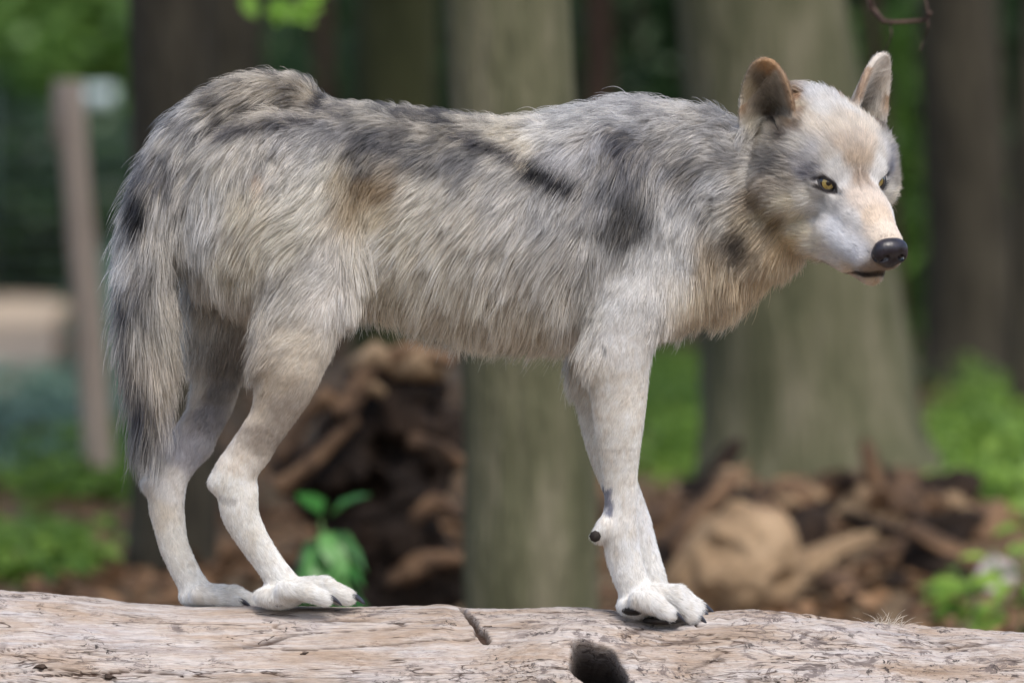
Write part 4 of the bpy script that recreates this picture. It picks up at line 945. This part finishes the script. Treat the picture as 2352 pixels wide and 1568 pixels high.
# amount of black-tipped mottling, length (mm), lift, direction (photograph) by place
G = np.array([  # px, py, dx, dy, len, lift, mottle
 (620,200,-1,.15,46,.42,.9),(500,240,-.85,.5,48,.42,.85),(430,300,-.7,.7,50,.4,.8),(690,205,-.9,-.2,40,.5,.8),(370,400,-.4,.9,55,.38,.7),(310,520,-.3,1,60,.38,.6),(300,650,-.25,1,66,.38,.55),(400,560,-.1,1,58,.3,.5),(330,780,0,1,72,.32,.5),(390,760,.2,1,70,.3,.45),(340,920,-.02,1,85,.2,.5),(335,1000,-.05,1,62,.12,.4),
 (760,240,-1,.1,34,.4,.9),(900,262,-1,.12,34,.4,.95),(1050,282,-1,.12,34,.4,.95),(1160,285,-1,.15,36,.42,.7),(1250,290,-1,.2,44,.42,.5),(1350,262,-1,.1,50,.42,.55),(1450,250,-1,.08,50,.4,.5),(1600,262,-1,.12,46,.38,.5),(1700,270,-1,.2,44,.36,.45),
 (760,330,-.6,.8,32,.28,.5),(900,340,-.7,.7,30,.28,.6),(1050,380,-.7,.7,32,.26,.5),(1170,400,-.75,.65,36,.28,.4),(1280,380,-.6,.8,42,.3,.4),(830,450,-.6,.8,28,.28,.2),
 (950,480,-.85,.55,44,.2,.15),(1080,520,-.75,.7,50,.18,.15),(1220,520,-.55,.85,48,.2,.25),(900,580,-.75,.65,58,.2,.08),(1000,650,-.6,.8,62,.17,.08),(1150,660,-.5,.88,62,.17,.1),(1280,650,-.4,.9,56,.18,.12),(900,700,-.15,1,62,.2,.06),(1050,750,-.3,1,62,.2,.06),(1200,780,-.35,1,58,.22,.06),(1310,760,-.3,1,50,.2,.06),
 (600,340,-.5,.85,34,.3,.55),(680,400,-.7,.7,38,.3,.3),(560,440,-.3,.95,46,.3,.25),(470,470,0,1,55,.3,.3),(460,620,.05,1,58,.25,.2),(560,560,-.55,.85,50,.28,.12),(660,520,-.8,.6,46,.28,.1),(740,480,-.8,.55,42,.25,.1),(560,680,-.3,1,52,.25,.12),(660,650,-.8,.55,34,.22,.1),(740,620,-.8,.5,24,.2,.15),(835,580,.1,1,50,.25,.06),(830,660,.1,1,52,.25,.06),(790,720,.05,1,26,.2,.06),
 (560,780,-.35,.95,40,.22,.15),(470,760,-.1,1,34,.2,.1),(690,760,-.7,.65,18,.16,.1),(700,850,-.6,.8,9.75,0.1275,.12),(640,900,-.5,.85,9,0.119,.15),(590,1000,-.5,.85,6.75,0.119,.12),(540,1110,-.1,1,6,0.136,.06),(560,1200,.3,.95,6.75,0.136,.05),(620,1300,.5,.85,6.75,0.136,.03),(720,1350,1,.25,10,.24,.0),(600,1370,.2,1,10.5,0.2125,.0),
 (500,860,-.3,.95,10.5,0.136,.12),(470,960,-.5,.85,7.5,0.119,.1),(390,1080,-.4,.9,6,0.119,.06),(390,1200,.2,.97,6.75,0.136,.05),(440,1320,.5,.85,6.75,0.136,.03),(520,1365,1,.2,10,.24,.0),
 (1400,340,-.5,.85,42,.28,.45),(1430,450,-.45,.9,38,.22,.4),(1380,560,-.4,.92,42,.2,.3),(1520,430,-.45,.9,42,.26,.4),(1500,560,-.4,.92,26,.18,.15),(1560,600,-.35,.95,22,.18,.08),(1450,680,-.4,.9,20,.16,.06),(1420,780,-.3,.95,11.25,0.136,.04),(1350,780,-.3,.95,36,.25,.04),(1420,900,-.35,.93,8.25,0.1275,.03),(1420,1050,-.2,.97,7.5,0.1275,.02),(1420,1180,-.15,.98,7.5,0.136,.02),(1385,1250,-.1,1,12,0.2125,.0),(1450,1300,.2,.97,6.75,0.136,.0),(1550,1390,.9,.4,10,.24,.0),(1450,1390,.2,1,10.5,0.17,.0),
 (1620,330,-.8,.5,46,.3,.5),(1600,430,-.5,.85,48,.26,.45),(1700,380,-.75,.65,46,.3,.35),(1640,520,-.3,.95,52,.24,.35),(1700,560,-.25,.97,56,.28,.45),(1620,620,-.2,1,48,.22,.3),(1600,720,-.1,1,40,.28,.1),(1700,690,0,1,48,.32,.12),(1780,640,.1,1,52,.32,.12),(1820,590,.15,1,46,.3,.06),(1760,560,-.15,1,54,.3,.25)], float)
GV = np.column_stack([nrm(G[:, 2:4]), G[:, 4:7]])
HG = np.array([  # head frame mm: lateral, forward, up | direction | len, lift, mottle
 (0,120,-20, 0,-1,.15, 5,.18,.0),(0,60,-5, 0,-1,.2, 7,.18,.05),(28,110,-55, .2,-1,.0, 7,.18,.0),(30,70,-55, .25,-1,-.1, 9,.17,.0),(45,30,-50, .3,-1,-.25, 13,.17,.0),(0,110,-105, 0,-1,-.1, 8,.2,.0),(20,50,-105, .1,-1,-.15, 12,.2,.0),
 (15,10,12, .15,-.85,.5, 9,.2,.1),(0,-10,40, 0,-.8,.6, 12,.22,.2),(35,-15,35, .45,-.8,.4, 12,.22,.15),(30,-60,72, .2,-.9,.3, 17,.25,.15),(0,-80,78, 0,-1,.25, 18,.28,.15),(0,-150,85, 0,-1,.15, 26,.4,.3),(62,-25,5, .55,-.8,.05, 16,.24,.25),(76,-60,20, .6,-.8,-.05, 26,.32,.4),
 (60,-20,-35, .4,-.85,-.3, 17,.18,.05),(88,-70,-40, .55,-.7,-.45, 36,.32,.12),(70,-60,-85, .3,-.65,-.7, 34,.26,.1),(35,-20,-120, .15,-.7,-.7, 28,.3,.03),(90,-120,-20, .35,-.75,-.55, 36,.26,.3),(85,-150,-70, .3,-.5,-.8, 48,.3,.2),(60,-150,30, .2,-.9,-.2, 26,.25,.2)], float)
HGV = np.column_stack([nrm(HG[:, 3:6]), HG[:, 6:9]])

TPX = np.array([proj(np.array([t[:3]]))for t in TAIL]).reshape(-1, 2)
def fur_points(n):
    A = np.linalg.norm(np.cross(V[F[:, 2]] - V[F[:, 0]], V[F[:, 3]] - V[F[:, 1]]), axis=1) * .5
    C = V[F].mean(1); Nn = nrm(np.cross(V[F[:, 2]] - V[F[:, 0]], V[F[:, 3]] - V[F[:, 1]]))
    L = tol(C); cx, cy = proj(C)
    g = shepard(cx, cy, G, GV)[:, 2]
    hg = headw(C)
    ln = g * (1 - hg) + 12 * hg
    dens = np.clip(34.0 / ln, 0.75, 3.2)
    dens *= np.where(Nn[:, 1] > .35, .35, 1.0)
    ex = np.full(len(C), True)
    for s in (1, -1):
        ax, inn, upv = LID[s]; r = C - EYE[s]; rl = np.linalg.norm(r, axis=1); rd = r / rl[:, None]
        an = np.arccos(np.clip(rd @ ax, -1, 1)); pa, pb = rd @ inn, rd @ upv; hh = np.maximum(np.hypot(pa, pb), 1e-6)
        ex &= ~((rl < .034) & (((an * pa / hh - .12) / 1.12) ** 2 + ((an * pb / hh + .05) / .52) ** 2 < 1))
    ex &= ((L[:, 0] / .027) ** 2 + ((L[:, 1] - .146) / .018) ** 2 + ((L[:, 2] + .045) / .024) ** 2) > 1
    p = A * dens * ex; p /= p.sum()
    fi = rng.choice(len(F), n, p=p)
    u, v = rng.random(n)[:, None], rng.random(n)[:, None]
    q = V[F[fi]]; nn = VN[F[fi]]
    def bl(q): return (q[:, 0] * (1 - u) + q[:, 1] * u) * (1 - v) + (q[:, 3] * (1 - u) + q[:, 2] * u) * v
    return bl(q), nrm(bl(nn)), fi
NP_ = 6
def groom(P, N):
    n = len(P)
    L = tol(P); x, y = proj(P)
    hw = headw(P)
    g = shepard(x, y, G, GV)
    db = np.column_stack([g[:, 0], np.zeros(n), -g[:, 1]])
    La = L.copy() * 1000; La[:, 0] = np.abs(La[:, 0])
    hv = np.zeros((n, 6)); m = hw > 0
    w = 1 / (((La[m][:, None] - HG[None, :, :3]) ** 2).sum(2) + 30) ** 2
    hv[m] = w @ HGV / w.sum(1, keepdims=True)
    hv[:, 0] *= np.sign(L[:, 0])
    dh = hv[:, 0:1] * hr + hv[:, 1:2] * hf + hv[:, 2:3] * hu
    D = db * (1 - hw[:, None]) + dh * hw[:, None]
    ln = (g[:, 2] * (1 - hw) + hv[:, 3] * hw) * 1e-3; lift = g[:, 3] * (1 - hw) + hv[:, 4] * hw; mot = g[:, 4] * (1 - hw) + hv[:, 5] * hw
    inner = np.zeros(n, bool); earm = np.zeros(n, bool)
    for s in (1, -1):
        b0, h, a, b, Lh = EAR[s]
        r = P - b0; t = r @ h / Lh; p = r @ a; q = r @ b
        e = (t > .12) & (t < 1.1) & (np.abs(p) < .055) & (np.abs(q) < .055)
        inn = e & (N @ b > .15)
        ed = 1 - np.clip(np.abs(p) / (.046 * np.sqrt(np.clip(1 - t ** 2.1, .01, 1))), 0, 1)
        D[e] = h * 1.0 + a * .2 * np.sign(p[e])[:, None]
        ln[e] = .007; lift[e] = .2; mot[e] = .1
        D[inn] = h + a * (-.6 * np.sign(p[inn]))[:, None] ; ln[inn] = .009 + .014 * ed[inn] * (t[inn] < .75); lift[inn] = .3
        earm |= e; inner |= inn
    # under the belly and chest, let it hang
    dn = np.clip(-N[:, 2], 0, 1) * (ln > .03)
    D[:, 2] -= .6 * dn
    # slow drift of the lie of the coat
    D = D + .38 * np.stack([vnoise(P * 22, 11 + i) for i in range(3)], 1) * (ln > .012)[:, None] + .15 * np.stack([vnoise(P * 70, 21 + i) for i in range(3)], 1)
    T = nrm(D - (D * N).sum(1, keepdims=True) * N)
    return T, ln, lift, mot, hw, earm, L, x, y
def build_fur(n):
    P, N, fi = fur_points(n)
    T, ln, lift, mot, hw, earm, L, x, y = groom(P, N)
    n = len(P)
    ln = ln * (0.65 + .5 * rng.random(n)) * (1 + .22 * vnoise(P * 35, 31) * (ln > .018))
    lift = lift * (.7 + .6 * rng.random(n)) + .12 * np.maximum(vnoise(P * 45, 33), 0) * (ln > .02)
    gd = (rng.random(n) < .08) & (ln > .018); ln[gd] *= 1.3; lift[gd] += .14
    T = nrm(T + .12 * rng.normal(size=(n, 3)))
    s = np.linspace(0, 1, NP_)
    # leaves the skin at the lift angle and lies down along the coat
    d0 = nrm(T * (1 - lift[:, None]) + N * lift[:, None] * 1.3)
    pts = P[:, None] + ln[:, None, None] * (d0[:, None] * (s - .42 * s ** 2)[None, :, None] + nrm(T + N * .1)[:, None] * (.42 * s ** 2)[None, :, None])
    grav = np.where(ln > .03, ln * .22, 0)
    pts[:, :, 2] -= grav[:, None] * s[None] ** 2
    wav = rng.normal(size=(n, 3)); ph = rng.random(n) * 6.28
    pts += (wav[:, None] * (np.sin(ph[:, None] + s[None] * 5.0) * s[None])[..., None]) * (ln * .022)[:, None, None]
    # clumps
    nc = max(n // 22, 1); ci = rng.choice(n, nc, replace=False)
    kd = kdtree.KDTree(nc)
    for k, i in enumerate(ci): kd.insert(P[i], k)
    kd.balance()
    near = np.array([kd.find(p)[1] for p in P.tolist()])
    ctr = ci[near]
    st = np.clip((ln - .009) / .03, 0.12, 1) * (.25 + .6 * rng.random(n)) * .85
    okc = (np.linalg.norm(P - P[ctr], axis=1) < .022) & ((N * N[ctr]).sum(1) > .5) & (~earm)
    wgt = (st * okc)[:, None] * (s ** 1.4)[None]
    pts = pts + (pts[ctr] - pts) * wgt[..., None] * np.clip(ln / np.maximum(ln[ctr], 1e-4), .4, 1)[:, None, None]
    def tone(C):
        gy_ = C.mean(1, keepdims=True); C = C ** (1 - .22 * sstep(.12, .42, gy_)); gy_ = C.mean(1, keepdims=True)
        return gy_ + (C - gy_) * np.where(hw > .5, .95, 1.0)[:, None]
    C = tone(coat(np.where((ln > .012)[:, None], pts[:, 2], P))[0])      # marks lie where the hair shows, not where it roots
    C2 = np.where((ln > .012)[:, None], tone(coat(pts[:, 5])[0]), C)
    # colour: pale roots, banded and black tips in the mottled parts; whole clumps agree
    cn = rng.random(nc)[near]
    cl = 1.0 * vnoise(P * np.array([48, 60, 80]), 41) + .6 * vnoise(P * np.array([110, 120, 170]), 42) + .6 * (cn - .5)
    mo = mot[:, None]
    lf = np.clip((ln - .012) / .03, 0, 1)[:, None]
    short = (1 - lf) * (hw < .5)[:, None]
    C = np.clip(C * (1 + .10 * short), 0, .85) * (1 - short * np.clip(.10 * vnoise(P * 70, 55) + .16 * vnoise(P * np.array([170, 170, 90]), 56), -.2, .25)[:, None] * np.array([.8, 1, 1.25])); C2 = np.where(ln[:, None] > .012, C2, C)
    var = (1 + (.15 + .08 * lf) * rng.normal(size=(n, 1)) + (.2 + .3 * lf) * (cn[:, None] - .5))  # random hair and clump tone, partly painting in the occlusion between clumps
    black = s2l((40, 40, 46)); pale = s2l((225, 214, 196))
    dk = sstep(.05, .55, cl)[:, None] * mo; lt = sstep(.05, .55, -cl)[:, None] * mo
    def mott(C):
        Cb = C * (1 - .5 * lt) + pale * .5 * lt * (C.mean(1, keepdims=True) > .05)
        Cb = Cb * (1 - .86 * dk) + black * .86 * dk
        return np.clip(Cb * var, .008, .92)
    Cb = mott(C); Ct = mott(C2)
    tipd = np.clip(mo * (.25 + .75 * rng.random((n, 1)) ** 1.5) * (.4 + .8 * dk), 0, .9)
    Ct = Ct * (1 - tipd) + black * tipd
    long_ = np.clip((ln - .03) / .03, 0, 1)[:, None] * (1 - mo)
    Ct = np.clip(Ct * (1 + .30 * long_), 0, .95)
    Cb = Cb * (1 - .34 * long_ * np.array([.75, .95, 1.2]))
    rad = np.clip(ln * .0085, .00013, .00034) * (.8 + .4 * rng.random(n))
    RR = rad[:, None] * np.array([.75, 1, 1, .85, .6, .15])[None]
    reg = np.full(n, 'torso_fur', object)
    reg[(hw > .4)] = 'head_fur'
    td = seg_d(x, y, [tuple(t) for t in TPX])
    tl = (td < 62) & (np.abs(P[:, 1]) < .075) & (x < 700) & ((x < 430) | (y < 250))
    reg[tl] = 'tail_fur'
    lg = (y > 745) & ~tl & (hw <= .4) & ((x < 800) | ((y > 800) & (x > 1290) & (x < 1640)))
    for front in (0, 1):
        for nearside in (0, 1):
            m = lg & ((x > 1000) == bool(front)) & ((P[:, 1] < 0.01) == bool(nearside))
            reg[m] = ('near_' if nearside else 'far_') + ('front' if front else 'hind')
    return pts, RR, Cb, Ct, reg

def fur_material():
    m = bpy.data.materials.new('fur'); m.use_nodes = True
    N, Lk = m.node_tree.nodes, m.node_tree.links
    N.clear(); out = N.new('ShaderNodeOutputMaterial')
    a = N.new('ShaderNodeAttribute'); a.attribute_name = 'root_color'
    b = N.new('ShaderNodeAttribute'); b.attribute_name = 'tip_color'
    hi = N.new('ShaderNodeHairInfo')
    mr = N.new('ShaderNodeMapRange'); mr.inputs[1].default_value = .3; mr.inputs[2].default_value = .95
    Lk.new(hi.outputs['Intercept'], mr.inputs[0])
    mx = N.new('ShaderNodeMix'); mx.data_type = 'RGBA'
    Lk.new(mr.outputs[0], mx.inputs[0]); Lk.new(a.outputs['Color'], mx.inputs[6]); Lk.new(b.outputs['Color'], mx.inputs[7])
    h = N.new('ShaderNodeBsdfHairPrincipled'); h.model = 'CHIANG'; h.parametrization = 'COLOR'
    Lk.new(mx.outputs[2], h.inputs['Color'])
    h.inputs['Roughness'].default_value = .42; h.inputs['Radial Roughness'].default_value = .75
    d = N.new('ShaderNodeBsdfDiffuse'); Lk.new(mx.outputs[2], d.inputs['Color'])
    ms = N.new('ShaderNodeMixShader'); ms.inputs[0].default_value = .5
    Lk.new(h.outputs[0], ms.inputs[1]); Lk.new(d.outputs[0], ms.inputs[2])
    Lk.new(ms.outputs[0], out.inputs[0])
    return m
def curves_obj(name, pts, RR, Cb, Ct, mat, parent):
    n = len(pts)
    cu = bpy.data.hair_curves.new(name)
    cu.add_curves([pts.shape[1]] * n)
    cu.points.foreach_set('position', pts.astype(np.float32).ravel())
    cu.points.foreach_set('radius', RR.astype(np.float32).ravel())
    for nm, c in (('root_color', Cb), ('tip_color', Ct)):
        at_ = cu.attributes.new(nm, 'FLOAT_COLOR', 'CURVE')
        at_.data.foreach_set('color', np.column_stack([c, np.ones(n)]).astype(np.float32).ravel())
    cu.materials.append(mat)
    o = bpy.data.objects.new(name, cu); col.objects.link(o)
    return child(o, parent)

wolf = empty('wolf', tuple(at(1000, 1400, 0)))
tag(wolf, 'grey and cream wolf standing on the pale log, head turned to watch', 'wolf')
skin_me = mesh_np('body', V, F)
sc_, _, _ = coat(V)
ca = skin_me.attributes.new('coat', 'FLOAT_COLOR', 'POINT')
ca.data.foreach_set('color', np.column_stack([sc_ ** .85, np.ones(len(V))]).astype(np.float32).ravel())
m_skin, nt, N_, L_, b_ = new_mat('underfur')
an = N_.new('ShaderNodeAttribute'); an.attribute_name = 'coat'; L_.new(an.outputs['Color'], b_.inputs['Base Color']); b_.inputs['Roughness'].default_value = .9; b_.inputs['Specular IOR Level'].default_value = .1
o = bpy.data.objects.new('body', skin_me); col.objects.link(o); skin_me.materials.append(m_skin); child(o, wolf)
NFUR = 500000
m_fur = fur_material()
pts, RR, Cb, Ct, reg = build_fur(NFUR)
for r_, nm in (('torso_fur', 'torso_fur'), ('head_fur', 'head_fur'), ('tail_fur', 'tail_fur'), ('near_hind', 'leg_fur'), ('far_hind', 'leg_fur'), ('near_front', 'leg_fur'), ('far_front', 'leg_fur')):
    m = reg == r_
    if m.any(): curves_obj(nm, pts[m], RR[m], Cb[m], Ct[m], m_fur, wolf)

# eyes
m_ball = plain_mat('eye_dark', (28, 20, 16), .08, 1.0)
m_iris = noise_mat('iris', [(.3, (112, 94, 48)), (.7, (178, 156, 92))], scale=260, rough=.25, bump=.0)
b = next(n for n in m_iris.node_tree.nodes if n.type == 'BSDF_PRINCIPLED'); b.inputs['Coat Weight'].default_value = 1; b.inputs['Coat Roughness'].default_value = .02
m_pupil = plain_mat('pupil', (8, 8, 9), .05, 1.0)
m_rim = plain_mat('eye_rim', (30, 26, 28), .45)
def cap(c, ax, r, ang, up, seg=28, rings=6, a0=0.0, bulge=0.0):
    ax = nrm(ax); u = nrm(up - (up @ ax) * ax); w = np.cross(ax, u)
    Vv, Ff = [], []
    for i in range(rings + 1):
        th = a0 + (ang - a0) * i / rings
        for j in range(seg):
            p = 2 * math.pi * j / seg
            Vv.append(c + r * (math.cos(th) * ax + math.sin(th) * (math.cos(p) * u + math.sin(p) * w)))
    for i in range(rings):
        for j in range(seg):
            j2 = (j + 1) % seg
            Ff.append((i * seg + j, (i + 1) * seg + j, (i + 1) * seg + j2, i * seg + j2))
    return np.array(Vv), np.array(Ff)
for s in (1, -1):
    c = EYE[s]
    gaze = nrm(.80 * hf + (.22 + s * .06) * hr + .36 * hu)
    Vb, Fb = cap(c, gaze, ER, math.pi, hu, 28, 16)
    eo = bpy.data.objects.new('eye', mesh_np('eye', Vb, Fb)); col.objects.link(eo); eo.data.materials.append(m_ball); child(eo, wolf)
    for nm, rr, ang, mt in (('iris', ER * 1.012, R(33), m_iris), ('pupil', ER * 1.022, R(13), m_pupil)):
        Vb, Fb = cap(c, gaze, rr, ang, hu, 28, 5)
        io = bpy.data.objects.new(nm, mesh_np(nm, Vb, Fb)); col.objects.link(io); io.data.materials.append(mt); io.parent = eo
    # lids: a band on a slightly larger ball with an almond opening
    ax, inner, upv = LID[s]
    seg = 40; Vv = []
    for ring in range(4):
        for j in range(seg):
            p = 2 * math.pi * j / seg; cp, sp = math.cos(p), math.sin(p)
            x0 = cp * (1.05 if cp > 0 else 1.08); y0 = sp * (1 - .62 * cp * cp) * (.33 if sp > 0 else .50)
            k = (1.0, 1.12, 1.32, 1.55)[ring]; kx = (1.0, 1.15, 1.45, 1.7)[ring] if cp > 0 else (1.0, 1.1, 1.25, 1.45)[ring]
            xx, yy = x0 * .80 * kx, y0 * .90 * k
            rr = ER * (1.01, 1.09, 1.135, 1.08)[ring]
            a_ = math.hypot(xx, yy); dirv = (inner * xx + upv * yy) / max(a_, 1e-6)
            Vv.append(c + rr * (math.cos(a_) * ax + math.sin(a_) * dirv))
    Ff = [(r * seg + j, (r + 1) * seg + j, (r + 1) * seg + (j + 1) % seg, r * seg + (j + 1) % seg) for r in range(3) for j in range(seg)]
    lo = bpy.data.objects.new('eyelid', mesh_np('eyelid', np.array(Vv), np.array(Ff))); col.objects.link(lo); lo.data.materials.append(m_rim); lo.parent = eo
# nose
nc_ = H(0, .146, -.045)
NF = Field(*[np.arange(nc_[i] - .045, nc_[i] + .045, .0014) for i in range(3)])
NF.ell(H(0, .144, -.036), (.026, .017, .014), HM, k=.006)
for s in (1, -1):
    NF.ell(H(s * .015, .144, -.048), (.0145, .015, .015), HM, k=.008)
NF.ell(H(0, .144, -.058), (.014, .014, .013), HM, k=.008)
for s in (1, -1):
    NF.ell(H(s * .0125, .160, -.047), (.0052, .008, .0048), HM, k=.003, sub=True)
    NF.cone(H(s * .016, .156, -.051), H(s * .026, .146, -.054), .003, .0022, .003, sub=True)
NF.cone(H(0, .163, -.050), H(0, .156, -.068), .0016, .0016, .003, sub=True)
Vn, Fn = NF.mesh(); Vn = relax(Vn, Fn, 2, .4)
m_nose = noise_mat('nose_leather', [(.35, (22, 19, 24)), (.7, (46, 42, 52))], scale=90, rough=.32, bump=.5, bump_scale=420, spec=.55, dist=.001)
no = bpy.data.objects.new('nose', mesh_np('nose', Vn, Fn)); col.objects.link(no); no.data.materials.append(m_nose); child(no, wolf)
# claws and pads
m_claw = plain_mat('claw_horn', (38, 38, 46), .3, .3)
m_pad = noise_mat('pad_leather', [(.3, (24, 21, 20)), (.7, (52, 46, 42))], scale=120, rough=.7, bump=.5, bump_scale=500, dist=.001)
for a, bk, c, r in TOES:
    d = nrm(c - bk); d = nrm(np.array([d[0] + .35, d[1] * .5, d[2] * .75])); side = np.array([0, 1.0, 0])
    base = c + d * r * .45 + np.array([0, 0, r * .30])
    ln = .023
    pp = [base + d * ln * t + np.array([0, 0, -1]) * ln * .42 * t * t for t in np.linspace(0, 1, 7)]
    Vc, Fc = tube(pp, np.array([.0046, .0045, .0041, .0035, .0027, .0017, .0004]), 10)
    co = bpy.data.objects.new('claw', mesh_mix('claw', Vc, Fc)); col.objects.link(co); co.data.materials.append(m_claw); child(co, wolf)
def pad(c, r, M=None):
    f_ = Field(*[np.arange(c[i] - .06, c[i] + .06, .003) for i in range(3)])
    f_.ell(c, r, M); Vp, Fp = f_.mesh()
    po = bpy.data.objects.new('paw_pad', mesh_np('paw_pad', Vp, Fp)); col.objects.link(po); po.data.materials.append(m_pad); child(po, wolf)
pad(at(1456, 1400, -.062), (.02, .028, .009)); pad(at(1520, 1424, -.068), (.03, .03, .006)); pad(at(640, 1384, -.058), (.013, .02, .007)); pad(at(1367, 1231, -.077), (.0092, .006, .0092))
